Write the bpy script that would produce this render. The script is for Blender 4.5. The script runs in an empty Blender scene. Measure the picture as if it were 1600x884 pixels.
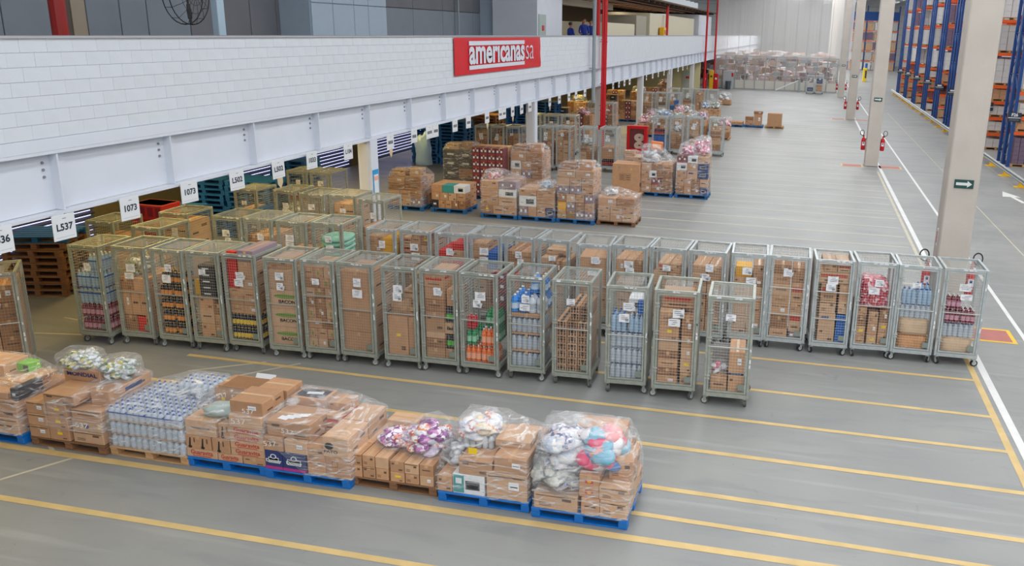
import bpy, bmesh, math, random
from mathutils import Vector, Matrix, noise

SC = bpy.context.scene
COL = SC.collection
RND = random.Random(11)
PI = math.pi

# ------------------------------------------------------------------ camera
CAM_H = 5.8
cam = bpy.data.cameras.new('camera')
cam.sensor_width = 36.0
cam.lens = 36.0 * 1299.72 / 1600.0
cam.shift_x = (800 - 983.9) / 1600.0
cam.shift_y = (401.56 - 442) / 1600.0
cam.clip_start, cam.clip_end = 0.1, 600
camo = bpy.data.objects.new('camera', cam)
COL.objects.link(camo)
_yaw, _pit, _rol = 0.2020, 0.2665, 0.0301
_f = Vector((-math.sin(_yaw) * math.cos(_pit), math.cos(_yaw) * math.cos(_pit), -math.sin(_pit)))
_r0 = Vector((math.cos(_yaw), math.sin(_yaw), 0))
_u0 = _r0.cross(_f)
_r = math.cos(_rol) * _r0 + math.sin(_rol) * _u0
_u = -math.sin(_rol) * _r0 + math.cos(_rol) * _u0
M = Matrix((_r, _u, -_f)).transposed().to_4x4()
M.translation = Vector((0, 0, CAM_H))
camo.matrix_world = M
SC.camera = camo

# ------------------------------------------------------------------ world, lamps, exposure
SC.view_settings.view_transform = 'Standard'
SC.view_settings.look = 'None'
SC.view_settings.gamma = 1.0
SC.view_settings.exposure = 0.0
SC.view_settings.use_curve_mapping = False
w = bpy.data.worlds.new('world')
SC.world = w
w.use_nodes = True
bg = w.node_tree.nodes['Background']
bg.inputs[0].default_value = (0.86, 0.93, 1.0, 1)
bg.inputs[1].default_value = 0.55


def area(name, loc, sx, sy, power, col=(1, 1, 1), rot=(0, 0, 0)):
    l = bpy.data.lights.new(name, 'AREA')
    l.shape = 'RECTANGLE'
    l.size, l.size_y, l.energy, l.color = sx, sy, power, col
    o = bpy.data.objects.new(name, l)
    o.location, o.rotation_euler = loc, rot
    COL.objects.link(o)
    return o


# daylight through the roof skylight strips (long strips run along the hall)
for _x, _p in ((-3.2, 1.2), (2.0, 0.9), (7.0, 1.0), (14.0, 0.9), (21.0, 0.7)):
    area('skylight_daylight', (_x, -31, 11.75), 1.6, 70, 2100 * _p, (0.98, 0.99, 1.0))  # unseen stretch behind the camera, made stronger to light front faces
    area('skylight_daylight', (_x, 51, 11.75), 1.6, 94, 2150 * _p, (0.98, 0.99, 1.0))
area('skylight_daylight', (-3, 132, 11.75), 14, 60, 11500, (1, 1, 1))


# ------------------------------------------------------------------ materials
def lin(c):
    return tuple(((v / 255 / 12.92) if v / 255 <= 0.04045 else ((v / 255 + 0.055) / 1.055) ** 2.4) for v in c) + (1,)


MATS = {}


def mat(name, col, rough=0.6, metal=0.0, var=0.0, scale=6.0, bump=0.0, bscale=40.0, rnd=0.0, alpha=1.0, spec=0.5,
        emit=0.0, stretch=(1, 1, 1), detail=4.0):
    if name in MATS:
        return MATS[name]
    m = bpy.data.materials.new(name)
    m.use_nodes = True
    nt = m.node_tree
    b = nt.nodes['Principled BSDF']
    c = lin(col)
    b.inputs['Roughness'].default_value = rough
    b.inputs['Metallic'].default_value = metal
    b.inputs['Specular IOR Level'].default_value = spec
    b.inputs['Alpha'].default_value = alpha
    src = None
    tc = nt.nodes.new('ShaderNodeTexCoord')
    mp = nt.nodes.new('ShaderNodeMapping')
    mp.inputs['Scale'].default_value = stretch
    nt.links.new(tc.outputs['Object'], mp.inputs[0])
    if var > 0:
        n = nt.nodes.new('ShaderNodeTexNoise')
        n.inputs['Scale'].default_value = scale
        n.inputs['Detail'].default_value = detail
        nt.links.new(mp.outputs[0], n.inputs['Vector'])
        mx = nt.nodes.new('ShaderNodeMix')
        mx.data_type = 'RGBA'
        mx.inputs[6].default_value = tuple(min(1, v * (1 + var)) for v in c[:3]) + (1,)
        mx.inputs[7].default_value = tuple(v * (1 - var) for v in c[:3]) + (1,)
        rp = nt.nodes.new('ShaderNodeValToRGB')
        rp.color_ramp.elements[0].position, rp.color_ramp.elements[1].position = 0.3, 0.7
        nt.links.new(n.outputs['Fac'], rp.inputs[0])
        nt.links.new(rp.outputs[0], mx.inputs[0])
        src = mx.outputs[2]
    if rnd > 0:
        oi = nt.nodes.new('ShaderNodeObjectInfo')
        hs = nt.nodes.new('ShaderNodeHueSaturation')
        mr = nt.nodes.new('ShaderNodeMapRange')
        mr.inputs['To Min'].default_value, mr.inputs['To Max'].default_value = 1 - rnd, 1 + rnd
        nt.links.new(oi.outputs['Random'], mr.inputs['Value'])
        nt.links.new(mr.outputs[0], hs.inputs['Value'])
        if src:
            nt.links.new(src, hs.inputs['Color'])
        else:
            hs.inputs['Color'].default_value = c
        src = hs.outputs[0]
    if src:
        nt.links.new(src, b.inputs['Base Color'])
    else:
        b.inputs['Base Color'].default_value = c
    if bump > 0:
        n2 = nt.nodes.new('ShaderNodeTexNoise')
        n2.inputs['Scale'].default_value = bscale
        n2.inputs['Detail'].default_value = 3
        nt.links.new(mp.outputs[0], n2.inputs['Vector'])
        bp = nt.nodes.new('ShaderNodeBump')
        bp.inputs['Strength'].default_value = bump
        bp.inputs['Distance'].default_value = 0.02
        nt.links.new(n2.outputs['Fac'], bp.inputs['Height'])
        nt.links.new(bp.outputs[0], b.inputs['Normal'])
    if emit > 0:
        b.inputs['Emission Color'].default_value = c
        b.inputs['Emission Strength'].default_value = emit
    MATS[name] = m
    return m


def film_mat(name, base=0.03, streak=0.6, tint=(0.93, 0.95, 0.97), scale=3.0, stretch=(1, 1, 6), gloss=0.12):
    """clear stretch film: mostly see-through, glossy, with wrinkle highlights painted in as milky streaks"""
    if name in MATS:
        return MATS[name]
    m = bpy.data.materials.new(name)
    m.use_nodes = True
    nt = m.node_tree
    out = nt.nodes['Material Output']
    b = nt.nodes['Principled BSDF']
    b.inputs['Base Color'].default_value = tint + (1,)
    b.inputs['Roughness'].default_value = gloss
    b.inputs['Specular IOR Level'].default_value = 0.9
    tr = nt.nodes.new('ShaderNodeBsdfTransparent')
    tc = nt.nodes.new('ShaderNodeTexCoord')
    mp = nt.nodes.new('ShaderNodeMapping')
    mp.inputs['Scale'].default_value = stretch
    mp.inputs['Rotation'].default_value = (0.25, 0.3, 0)
    nt.links.new(tc.outputs['Object'], mp.inputs[0])
    n = nt.nodes.new('ShaderNodeTexNoise')
    n.inputs['Scale'].default_value = scale
    n.inputs['Detail'].default_value = 6
    n.inputs['Distortion'].default_value = 1.4
    nt.links.new(mp.outputs[0], n.inputs['Vector'])
    rp = nt.nodes.new('ShaderNodeValToRGB')
    e = rp.color_ramp.elements
    e[0].position, e[1].position = 0.50, 0.76
    e[0].color = (base, base, base, 1)
    e[1].color = (streak, streak, streak, 1)
    nt.links.new(n.outputs['Fac'], rp.inputs[0])
    wv = nt.nodes.new('ShaderNodeTexWave')  # fold glints put into the film's opacity as wavy bands
    wv.inputs['Scale'].default_value = scale * .9
    wv.inputs['Distortion'].default_value = 5.0
    wv.inputs['Detail'].default_value = 1.0
    wv.inputs['Detail Scale'].default_value = 1.3
    wv.bands_direction = 'Z'
    mp2 = nt.nodes.new('ShaderNodeMapping')
    mp2.inputs['Rotation'].default_value = (0.5, 0.35, 0)
    nt.links.new(tc.outputs['Object'], mp2.inputs[0])
    nt.links.new(mp2.outputs[0], wv.inputs['Vector'])
    rw = nt.nodes.new('ShaderNodeValToRGB')
    ew = rw.color_ramp.elements
    ew[0].position, ew[1].position = 0.86, 1.0
    ew[0].color = (0, 0, 0, 1)
    ew[1].color = (streak * .8, streak * .8, streak * .8, 1)
    nt.links.new(wv.outputs['Fac'], rw.inputs[0])
    n5 = nt.nodes.new('ShaderNodeTexNoise')
    n5.inputs['Scale'].default_value = 2.6
    n5.inputs['Detail'].default_value = 3
    nt.links.new(tc.outputs['Object'], n5.inputs['Vector'])
    r5 = nt.nodes.new('ShaderNodeMapRange')
    r5.inputs['From Min'].default_value, r5.inputs['From Max'].default_value = .52, .68
    nt.links.new(n5.outputs['Fac'], r5.inputs['Value'])
    mm = nt.nodes.new('ShaderNodeMath')
    mm.operation = 'MULTIPLY'
    nt.links.new(rw.outputs[0], mm.inputs[0])
    nt.links.new(r5.outputs[0], mm.inputs[1])
    mxx = nt.nodes.new('ShaderNodeMath')
    mxx.operation = 'ADD'
    mxx.use_clamp = True
    nt.links.new(rp.outputs[0], mxx.inputs[0])
    nt.links.new(mm.outputs[0], mxx.inputs[1])
    lw = nt.nodes.new('ShaderNodeLayerWeight')
    lw.inputs['Blend'].default_value = 0.25
    ad = nt.nodes.new('ShaderNodeMath')
    ad.operation = 'MULTIPLY_ADD'
    ad.inputs[1].default_value = 0.22
    ad.use_clamp = True
    nt.links.new(lw.outputs['Facing'], ad.inputs[0])
    nt.links.new(mxx.outputs[0], ad.inputs[2])
    bp = nt.nodes.new('ShaderNodeBump')
    bp.inputs['Strength'].default_value = 0.7
    bp.inputs['Distance'].default_value = 0.03
    nt.links.new(n.outputs['Fac'], bp.inputs['Height'])
    nt.links.new(bp.outputs[0], b.inputs['Normal'])
    ms = nt.nodes.new('ShaderNodeMixShader')
    nt.links.new(ad.outputs[0], ms.inputs[0])
    nt.links.new(tr.outputs[0], ms.inputs[1])
    nt.links.new(b.outputs[0], ms.inputs[2])
    nt.links.new(ms.outputs[0], out.inputs['Surface'])
    MATS[name] = m
    return m


def patch_mat(name, cols, scale=9.0, rough=0.35):
    """printed plastic packets: voronoi cells in a handful of print colours"""
    if name in MATS:
        return MATS[name]
    m = bpy.data.materials.new(name)
    m.use_nodes = True
    nt = m.node_tree
    b = nt.nodes['Principled BSDF']
    b.inputs['Roughness'].default_value = rough
    tc = nt.nodes.new('ShaderNodeTexCoord')
    v = nt.nodes.new('ShaderNodeTexVoronoi')
    v.inputs['Scale'].default_value = scale
    nt.links.new(tc.outputs['Object'], v.inputs['Vector'])
    sx = nt.nodes.new('ShaderNodeSeparateColor')
    nt.links.new(v.outputs['Color'], sx.inputs[0])
    rp = nt.nodes.new('ShaderNodeValToRGB')
    rp.color_ramp.interpolation = 'CONSTANT'
    el = rp.color_ramp.elements
    while len(el) < len(cols):
        el.new(0.5)
    for i, c in enumerate(cols):
        el[i].position = i / len(cols)
        el[i].color = lin(c)
    nt.links.new(sx.outputs[0], rp.inputs[0])
    nt.links.new(rp.outputs[0], b.inputs['Base Color'])
    MATS[name] = m
    return m


def floor_mat():
    m = bpy.data.materials.new('concrete_floor')
    m.use_nodes = True
    nt = m.node_tree
    b = nt.nodes['Principled BSDF']
    tc = nt.nodes.new('ShaderNodeTexCoord')

    def noise_n(sc, det, st=(1, 1, 1), dist=0.0):
        mp = nt.nodes.new('ShaderNodeMapping')
        mp.inputs['Scale'].default_value = st
        nt.links.new(tc.outputs['Object'], mp.inputs[0])
        n = nt.nodes.new('ShaderNodeTexNoise')
        n.inputs['Scale'].default_value = sc
        n.inputs['Detail'].default_value = det
        n.inputs['Distortion'].default_value = dist
        nt.links.new(mp.outputs[0], n.inputs['Vector'])
        return n.outputs['Fac']

    def mixc(fac, a, bb, lo=0.35, hi=0.65):
        rp = nt.nodes.new('ShaderNodeMapRange')
        rp.inputs['From Min'].default_value, rp.inputs['From Max'].default_value = lo, hi
        nt.links.new(fac, rp.inputs['Value'])
        mx = nt.nodes.new('ShaderNodeMix')
        mx.data_type = 'RGBA'
        nt.links.new(rp.outputs[0], mx.inputs[0])
        for s, v in ((6, a), (7, bb)):
            if isinstance(v, tuple):
                mx.inputs[s].default_value = v
            else:
                nt.links.new(v, mx.inputs[s])
        return mx.outputs[2]

    base = mixc(noise_n(0.35, 5), lin((134, 136, 135)), lin((147, 148, 145)))
    base = mixc(noise_n(1.6, 6, (0.5, 2.2, 1), 0.6), base, lin((126, 129, 130)), 0.5, 0.85)
    base = mixc(noise_n(3.1, 5, (1, 0.6, 1), 1.0), base, lin((112, 114, 116)), 0.66, 0.86)
    base = mixc(noise_n(14.0, 3), base, lin((120, 121, 122)), 0.69, 0.8)
    base = mixc(noise_n(0.9, 6, (0.3, 5, 1)), base, lin((166, 167, 166)), 0.58, 0.9)
    # saw-cut joints of the slab every 5.7 m
    nt.links.new(base, b.inputs['Base Color'])
    rr = nt.nodes.new('ShaderNodeMapRange')
    rr.inputs['To Min'].default_value, rr.inputs['To Max'].default_value = 0.34, 0.58
    nt.links.new(noise_n(0.8, 5, (0.4, 2, 1)), rr.inputs['Value'])
    nt.links.new(rr.outputs[0], b.inputs['Roughness'])
    return m


def net_mat(name='net', lo=0.5, hi=0.62):
    """fine hanging net seen from afar: a partly see-through whitish sheet"""
    m = bpy.data.materials.new(name)
    m.use_nodes = True
    nt = m.node_tree
    out = nt.nodes['Material Output']
    d = nt.nodes['Principled BSDF']
    d.inputs['Base Color'].default_value = lin((226, 226, 224))
    d.inputs['Roughness'].default_value = 0.8
    tr = nt.nodes.new('ShaderNodeBsdfTransparent')
    tl = nt.nodes.new('ShaderNodeBsdfTranslucent')
    tl.inputs['Color'].default_value = lin((226, 226, 224))
    a = nt.nodes.new('ShaderNodeMixShader')
    a.inputs[0].default_value = 0.5
    nt.links.new(d.outputs[0], a.inputs[1])
    nt.links.new(tl.outputs[0], a.inputs[2])
    tc = nt.nodes.new('ShaderNodeTexCoord')
    n = nt.nodes.new('ShaderNodeTexNoise')
    mp = nt.nodes.new('ShaderNodeMapping')
    mp.inputs['Scale'].default_value = (7, 1, 0.05)
    nt.links.new(tc.outputs['Object'], mp.inputs[0])
    nt.links.new(mp.outputs[0], n.inputs['Vector'])
    n.inputs['Scale'].default_value = 1.0
    mr = nt.nodes.new('ShaderNodeMapRange')
    mr.inputs['To Min'].default_value, mr.inputs['To Max'].default_value = lo, hi
    nt.links.new(n.outputs['Fac'], mr.inputs['Value'])
    s = nt.nodes.new('ShaderNodeMixShader')
    nt.links.new(mr.outputs[0], s.inputs[0])
    nt.links.new(tr.outputs[0], s.inputs[1])
    nt.links.new(a.outputs[0], s.inputs[2])
    nt.links.new(s.outputs[0], out.inputs['Surface'])
    MATS[name] = m
    return m


KRAFT = mat('kraft_cardboard', (188, 144, 108), 0.75, var=0.07, scale=9, rnd=0.13)
KRAFT2 = mat('pale_cardboard', (199, 161, 128), 0.75, var=0.06, scale=9, rnd=0.1)
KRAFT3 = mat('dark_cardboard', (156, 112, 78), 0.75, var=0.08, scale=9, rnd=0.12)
TAPE = mat('packing_tape', (204, 166, 128), 0.25)
DTAPE = mat('dark_tape', (84, 66, 54), 0.4)
INK = mat('brown_ink', (104, 78, 60), 0.8)
BLACKINK = mat('black_ink', (42, 38, 38), 0.7)
REDINK = mat('red_ink', (186, 62, 50), 0.7)
BLUEINK = mat('blue_ink', (38, 58, 128), 0.7)
GREENINK = mat('green_ink', (112, 146, 62), 0.7)
WHITEINK = mat('white_chalk', (236, 232, 226), 0.8)
PAPER = mat('white_paper', (232, 234, 238), 0.55)
PRINT = mat('paper_print', (84, 86, 94), 0.6)
YELLOWP = mat('yellow_paper', (240, 204, 40), 0.6)
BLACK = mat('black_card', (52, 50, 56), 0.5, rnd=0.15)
NAVY = mat('navy_card', (44, 58, 110), 0.5)
BLUEC = mat('blue_card', (20, 92, 172), 0.45)
REDC = mat('red_card', (206, 34, 34), 0.45)
WHITEC = mat('white_card', (222, 224, 226), 0.5)
YELLOWC = mat('yellow_card', (226, 168, 40), 0.55)
MAGENTA = mat('magenta_card', (172, 56, 132), 0.5)
MAUVE = mat('mauve_card', (142, 122, 132), 0.6, rnd=0.1)
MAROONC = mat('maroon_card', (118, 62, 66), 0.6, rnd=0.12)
TEALC = mat('teal_card', (60, 150, 150), 0.5)
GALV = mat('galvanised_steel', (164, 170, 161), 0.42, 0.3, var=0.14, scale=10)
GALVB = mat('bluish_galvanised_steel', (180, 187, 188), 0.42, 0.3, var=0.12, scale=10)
WIRE = mat('wire_steel', (188, 190, 185), 0.38, 0.4)
RUBBER = mat('grey_rubber', (84, 84, 84), 0.6)
DRUBBER = mat('black_rubber', (38, 38, 40), 0.6)
WHEELC = mat('wheel_centre', (196, 198, 198), 0.35, 0.4)
BLUEP = mat('blue_paint', (14, 112, 196), 0.5, var=0.12, scale=7)
WOOD = mat('pallet_wood', (190, 150, 106), 0.75, var=0.16, scale=5, stretch=(1, 8, 8), rnd=0.1)
WOODD = mat('old_pallet_wood', (134, 96, 66), 0.8, var=0.2, scale=5, stretch=(1, 8, 8), rnd=0.15)
BLUEW = mat('blue_pallet_wood', (30, 104, 166), 0.6, var=0.15, scale=5, rnd=0.15)
WHITEW = mat('white_paint', (212, 217, 227), 0.5, var=0.02, scale=2)
WALLW = mat('white_block_paint', (212, 217, 224), 0.6, var=0.02, scale=3, bump=0.15, bscale=30, rnd=0.012)
CONC = mat('column_concrete', (196, 188, 179), 0.8, var=0.05, scale=1.6, bump=0.2, bscale=14)
YLINE = mat('yellow_floor_paint', (204, 176, 120), 0.55, var=0.1, scale=3)
YLINE2 = mat('worn_floor_paint', (190, 184, 164), 0.6, var=0.1, scale=3)
WLINE = mat('white_floor_paint', (216, 217, 215), 0.55, var=0.06, scale=3)
REDF = mat('red_floor_paint', (172, 104, 98), 0.6, var=0.08, scale=3)
REDP = mat('red_paint', (200, 16, 28), 0.32)
GREYP = mat('grey_paint', (150, 160, 166), 0.45)
BLUR = mat('rack_blue', (16, 66, 132), 0.45, rnd=0.1)
ORAN = mat('rack_orange', (228, 92, 30), 0.5, rnd=0.06)
GREEN = mat('sign_green', (16, 74, 66), 0.5)
SIGNW = mat('sign_white', (222, 225, 228), 0.5)
DARKS = mat('sign_navy', (34, 48, 64), 0.5)
FILM = film_mat('stretch_film')
FILM2 = film_mat('milky_film', 0.10, 0.6)
BAGF = film_mat('clear_bag_film', 0.03, 0.36, scale=5.0, stretch=(1, 1, 1.6))
WATER = mat('clear_bottle', (214, 226, 238), 0.10, alpha=0.5, spec=0.8)
WATERB = mat('blue_bottle', (176, 206, 232), 0.15, alpha=0.7, spec=0.8)
CAPB = mat('blue_cap', (44, 76, 168), 0.4)
CAPW = mat('white_cap', (228, 230, 234), 0.4)
CAPY = mat('yellow_cap', (230, 176, 40), 0.4)


# ------------------------------------------------------------------ mesh building
class MB:
    def __init__(s):
        s.v, s.f, s.m, s.mats = [], [], [], []

    def mi(s, m):
        if m not in s.mats:
            s.mats.append(m)
        return s.mats.index(m)

    def add(s, vs, fs, m):
        o = len(s.v)
        s.v += [tuple(v) for v in vs]
        k = s.mi(m)
        for f in fs:
            s.f.append([i + o for i in f])
            s.m.append(k)

    def box(s, c, d, m, rz=0.0, T=None):
        x, y, z = d[0] / 2, d[1] / 2, d[2] / 2
        vs = [Vector((i * x, j * y, k * z)) for k in (-1, 1) for j in (-1, 1) for i in (-1, 1)]
        if T is not None:
            vs = [T @ v for v in vs]
        elif rz:
            q = Matrix.Rotation(rz, 3, 'Z')
            vs = [q @ v for v in vs]
        c = Vector(c)
        s.add([v + c for v in vs], [(0, 2, 3, 1), (4, 5, 7, 6), (0, 1, 5, 4), (2, 6, 7, 3), (0, 4, 6, 2), (1, 3, 7, 5)], m)

    def cbox(s, c, d, m, ch=0.008, bulge=0.0):
        """box with chamfered edges"""
        hx, hy, hz = d[0] / 2, d[1] / 2, d[2] / 2
        ch = min(ch, hx * .4, hy * .4, hz * .4)
        vs, idx = [], {}
        for i in (-1, 1):
            for j in (-1, 1):
                for k in (-1, 1):
                    for a in range(3):
                        p = [i * (hx - ch), j * (hy - ch), k * (hz - ch)]
                        p[a] += (i, j, k)[a] * ch
                        idx[(i, j, k, a)] = len(vs)
                        vs.append((c[0] + p[0], c[1] + p[1], c[2] + p[2]))
        fs = []
        for a in range(3):
            b1, b2 = [(1, 2), (2, 0), (0, 1)][a]
            for sg in (-1, 1):
                q = []
                for (p1, p2) in ((-1, -1), (1, -1), (1, 1), (-1, 1)):
                    k = [0, 0, 0]
                    k[a], k[b1], k[b2] = sg, p1, p2
                    q.append(idx[tuple(k) + (a,)])
                fs.append(q if sg > 0 else q[::-1])
        for a in range(3):
            b1, b2 = [(1, 2), (2, 0), (0, 1)][a]
            for p1 in (-1, 1):
                for p2 in (-1, 1):
                    k0, k1 = [0, 0, 0], [0, 0, 0]
                    k0[a], k0[b1], k0[b2] = -1, p1, p2
                    k1[a], k1[b1], k1[b2] = 1, p1, p2
                    q = [idx[tuple(k0) + (b1,)], idx[tuple(k1) + (b1,)], idx[tuple(k1) + (b2,)], idx[tuple(k0) + (b2,)]]
                    fs.append(q if p1 * p2 > 0 else q[::-1])
        for i in (-1, 1):
            for j in (-1, 1):
                for k in (-1, 1):
                    q = [idx[(i, j, k, 0)], idx[(i, j, k, 1)], idx[(i, j, k, 2)]]
                    fs.append(q if i * j * k > 0 else q[::-1])
        s.add(vs, fs, m)

    def quad(s, a, b, c, d, m):
        s.add([a, b, c, d], [(0, 1, 2, 3)], m)

    def tube(s, p0, p1, r, m, n=8, caps=True, r1=None):
        p0, p1 = Vector(p0), Vector(p1)
        r1 = r if r1 is None else r1
        d = (p1 - p0).normalized()
        a = d.orthogonal().normalized()
        b = d.cross(a)
        vs = []
        for p, q in ((p0, r), (p1, r1)):
            for i in range(n):
                t = 2 * PI * i / n + PI / n
                vs.append(p + q * (math.cos(t) * a + math.sin(t) * b))
        fs = [(i, (i + 1) % n, n + (i + 1) % n, n + i) for i in range(n)]
        if caps:
            fs += [tuple(range(n - 1, -1, -1)), tuple(range(n, 2 * n))]
        s.add(vs, fs, m)

    def path(s, pts, r, m, n=6):
        for a, b in zip(pts, pts[1:]):
            s.tube(a, b, r, m, n)

    def lathe(s, prof, m, n=10, c=(0, 0, 0)):
        """prof: (radius, z, material or None) rings"""
        base = len(s.v)
        for (r, z, *_k) in prof:
            for i in range(n):
                t = 2 * PI * i / n
                s.v.append((c[0] + r * math.cos(t), c[1] + r * math.sin(t), c[2] + z))
        for k in range(len(prof) - 1):
            mm = prof[k][2] if len(prof[k]) > 2 and prof[k][2] else m
            q = s.mi(mm)
            for i in range(n):
                j = (i + 1) % n
                s.f.append([base + k * n + i, base + k * n + j, base + (k + 1) * n + j, base + (k + 1) * n + i])
                s.m.append(q)
        q = s.mi(prof[-1][2] if len(prof[-1]) > 2 and prof[-1][2] else m)
        s.f.append([base + (len(prof) - 1) * n + i for i in range(n)])
        s.m.append(q)

    def mesh(s, name, smooth=False):
        me = bpy.data.meshes.new(name)
        me.from_pydata(s.v, [], s.f)
        for m in s.mats:
            me.materials.append(m)
        me.polygons.foreach_set('material_index', s.m)
        if smooth:
            me.polygons.foreach_set('use_smooth', [True] * len(s.f))
        me.update()
        return me


def link(name, me, parent=None, loc=(0, 0, 0), rot=(0, 0, 0), label=None):
    o = bpy.data.objects.new(name, me)
    COL.objects.link(o)
    o.location, o.rotation_euler = loc, rot
    if parent is not None:
        o.parent = parent
    if label:
        o['label'] = label
    return o


USED = {}


def tag(o, label, cat, group=None, shared=False):
    if not shared:
        USED[label] = USED.get(label, 0) + 1
    o['label'], o['category'] = label, cat
    if group:
        o['group'] = group
    return o


def empty(name, loc, rz=0.0):
    o = bpy.data.objects.new(name, None)
    COL.objects.link(o)
    o.empty_display_size = 0.2
    o.location, o.rotation_euler = loc, (0, 0, rz)
    return o


def structure(name, me, loc=(0, 0, 0), rot=(0, 0, 0)):
    o = link(name, me, None, loc, rot)
    o['kind'] = 'structure'
    return o


def copy_tree(o, parent=None):
    c = o.copy()
    COL.objects.link(c)
    if parent is not None:
        c.parent = parent
    for ch in o.children:
        copy_tree(ch, c)
    return c


CACHE = {}


def cached(key, fn):
    if key not in CACHE:
        CACHE[key] = fn()
    return CACHE[key]


def text_mesh(s, size, m, bold=0.0, sx=1.0, align='CENTER'):
    def mk():
        cu = bpy.data.curves.new('lettering', 'FONT')
        cu.body, cu.size, cu.offset = s, size, bold
        cu.align_x, cu.align_y = align, 'CENTER'
        cu.resolution_u = 3
        o = bpy.data.objects.new('lettering', cu)
        me = bpy.data.meshes.new_from_object(o)
        bpy.data.objects.remove(o)
        me.materials.clear()
        me.materials.append(m)
        for v in me.vertices:
            v.co.x *= sx
        me.name = 'lettering'
        return me
    return cached(('txt', s, size, m.name, bold, sx), mk)


FRONT = (PI / 2, 0, 0)            # reads from -Y
EAST = (PI / 2, 0, PI / 2)        # reads from +X


def lettering(parent, s, size, m, loc, rot=FRONT, bold=0.0, sx=1.0, tilt=0.0):
    r = (rot[0], rot[1], rot[2])
    o = link('lettering', text_mesh(s, size, m, bold, sx), parent, loc, r)
    if tilt:
        o.rotation_euler = (Matrix.Rotation(r[2], 3, 'Z') @ Matrix.Rotation(r[0], 3, 'X') @ Matrix.Rotation(tilt, 3, 'Z')).to_euler()
    return o


ORD = ['first', 'second', 'third', 'fourth', 'fifth', 'sixth', 'seventh', 'eighth', 'ninth', 'tenth', 'eleventh',
       'twelfth', 'thirteenth', 'fourteenth', 'fifteenth', 'sixteenth', 'seventeenth', 'eighteenth', 'nineteenth', 'twentieth'] + \
      ['twenty-' + q for q in ('first', 'second', 'third', 'fourth', 'fifth', 'sixth', 'seventh', 'eighth', 'ninth')] + ['thirtieth'] + \
      ['thirty-' + q for q in ('first', 'second', 'third', 'fourth', 'fifth', 'sixth', 'seventh', 'eighth', 'ninth')]

# ================================================================== STRUCTURE
# ---------------- floor and its paint
FM = floor_mat()
b = MB()
b.quad((-40, -80, 0), (60, -80, 0), (60, 240, 0), (-40, 240, 0), FM)
FLOOR = structure('floor', b.mesh('floor'))


def floor_strip(name, x0, y0, x1, y1, wd, m, z=0.003):
    d = Vector((x1 - x0, y1 - y0, 0))
    n = Vector((-d.y, d.x, 0)).normalized() * wd / 2
    p, q = Vector((x0, y0, z)), Vector((x1, y1, z))
    b = MB()
    b.add([p - n, q - n, q + n, p + n], [(0, 1, 2, 3)], m)
    return link(name, b.mesh(name), FLOOR)


YL = [(-14.0, 7.33, 3.3, 7.4, .1), (-14, 8.40, 3.3, 8.50, .12), (-2.2, 9.01, 3.3, 8.93, .09), (-2.2, 9.67, 3.3, 9.6, .1), (-11, 10.86, 3.3, 10.77, .1),
      (-10.4, 11.91, 3.3, 11.95, .09), (-3.5, 13.16, 3.3, 13.13, .09), (-9.3, 14.52, 3.3, 14.62, .09)]
for a in YL:
    floor_strip('yellow_line', a[0], a[1], a[2], a[3], a[4], YLINE)
y = 18.1
k = 0
while y < 60:
    floor_strip('faded_line', -9.5, y + .05, 3.2, y, .07, YLINE2, .002)
    y += (1.15, 1.3, 1.25, 1.4)[k % 4]
    k += 1
floor_strip('yellow_line', 3.33, 6.5, 3.33, 16.2, .11, YLINE, .0035)
floor_strip('yellow_line', 3.33, 18.5, 3.33, 38.5, .09, YLINE2, .0035)
floor_strip('white_line', 3.53, 6, 3.47, 91, .13, WLINE, .004)
floor_strip('white_line', 4.70, 6, 4.62, 120, .09, WLINE, .004)
floor_strip('scratched_line', 6.3, 16, 6.3, 70, .04, YLINE2, .003)
for x0, y0, x1, y1 in ((-11.9, 9.9, -9.7, 8.45), (-9.3, 8.4, -9.9, 7.4), (-9.9, 11.3, -8.9, 12.0), (-12.5, 12.3, -14.6, 11.9), (-14, 12.9, -11.5, 12.6), (-9.4, 10.9, -8.3, 12.1)):
    floor_strip('faded_line', x0, y0, x1, y1, .05, YLINE2, .0025)
# straight arrow painted in the aisle
b = MB()
b.add([(8.12, 32.8, .004), (8.30, 32.8, .004), (8.12, 34.0, .004), (7.96, 34.0, .004), (8.36, 34.0, .004), (7.92, 35.2, .004), (7.68, 34.0, .004)],
      [(0, 1, 2, 3), (6, 3, 2, 4, 5)], WLINE)
link('floor_arrow', b.mesh('floor_arrow'), FLOOR)

COLS_Y = (17.2, 39.95, 62.6, 85.3)
for i, cy in enumerate(COLS_Y[:3]):
    for sx in (-1, 1):
        cx = 3.13 + sx * .86
        b = MB()
        b.quad((cx - .5, cy - .42, .004), (cx + .5, cy - .42, .004), (cx + .5, cy + .42, .004), (cx - .5, cy + .42, .004), YLINE if i else mat('fresh_yellow_floor_paint', (226, 186, 40), .55))
        b.quad((cx - .42, cy - .34, .006), (cx + .42, cy - .34, .006), (cx + .42, cy + .34, .006), (cx - .42, cy + .34, .006), REDF)
        link('extinguisher_floor_patch', b.mesh('extinguisher_floor_patch'), FLOOR)

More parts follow.
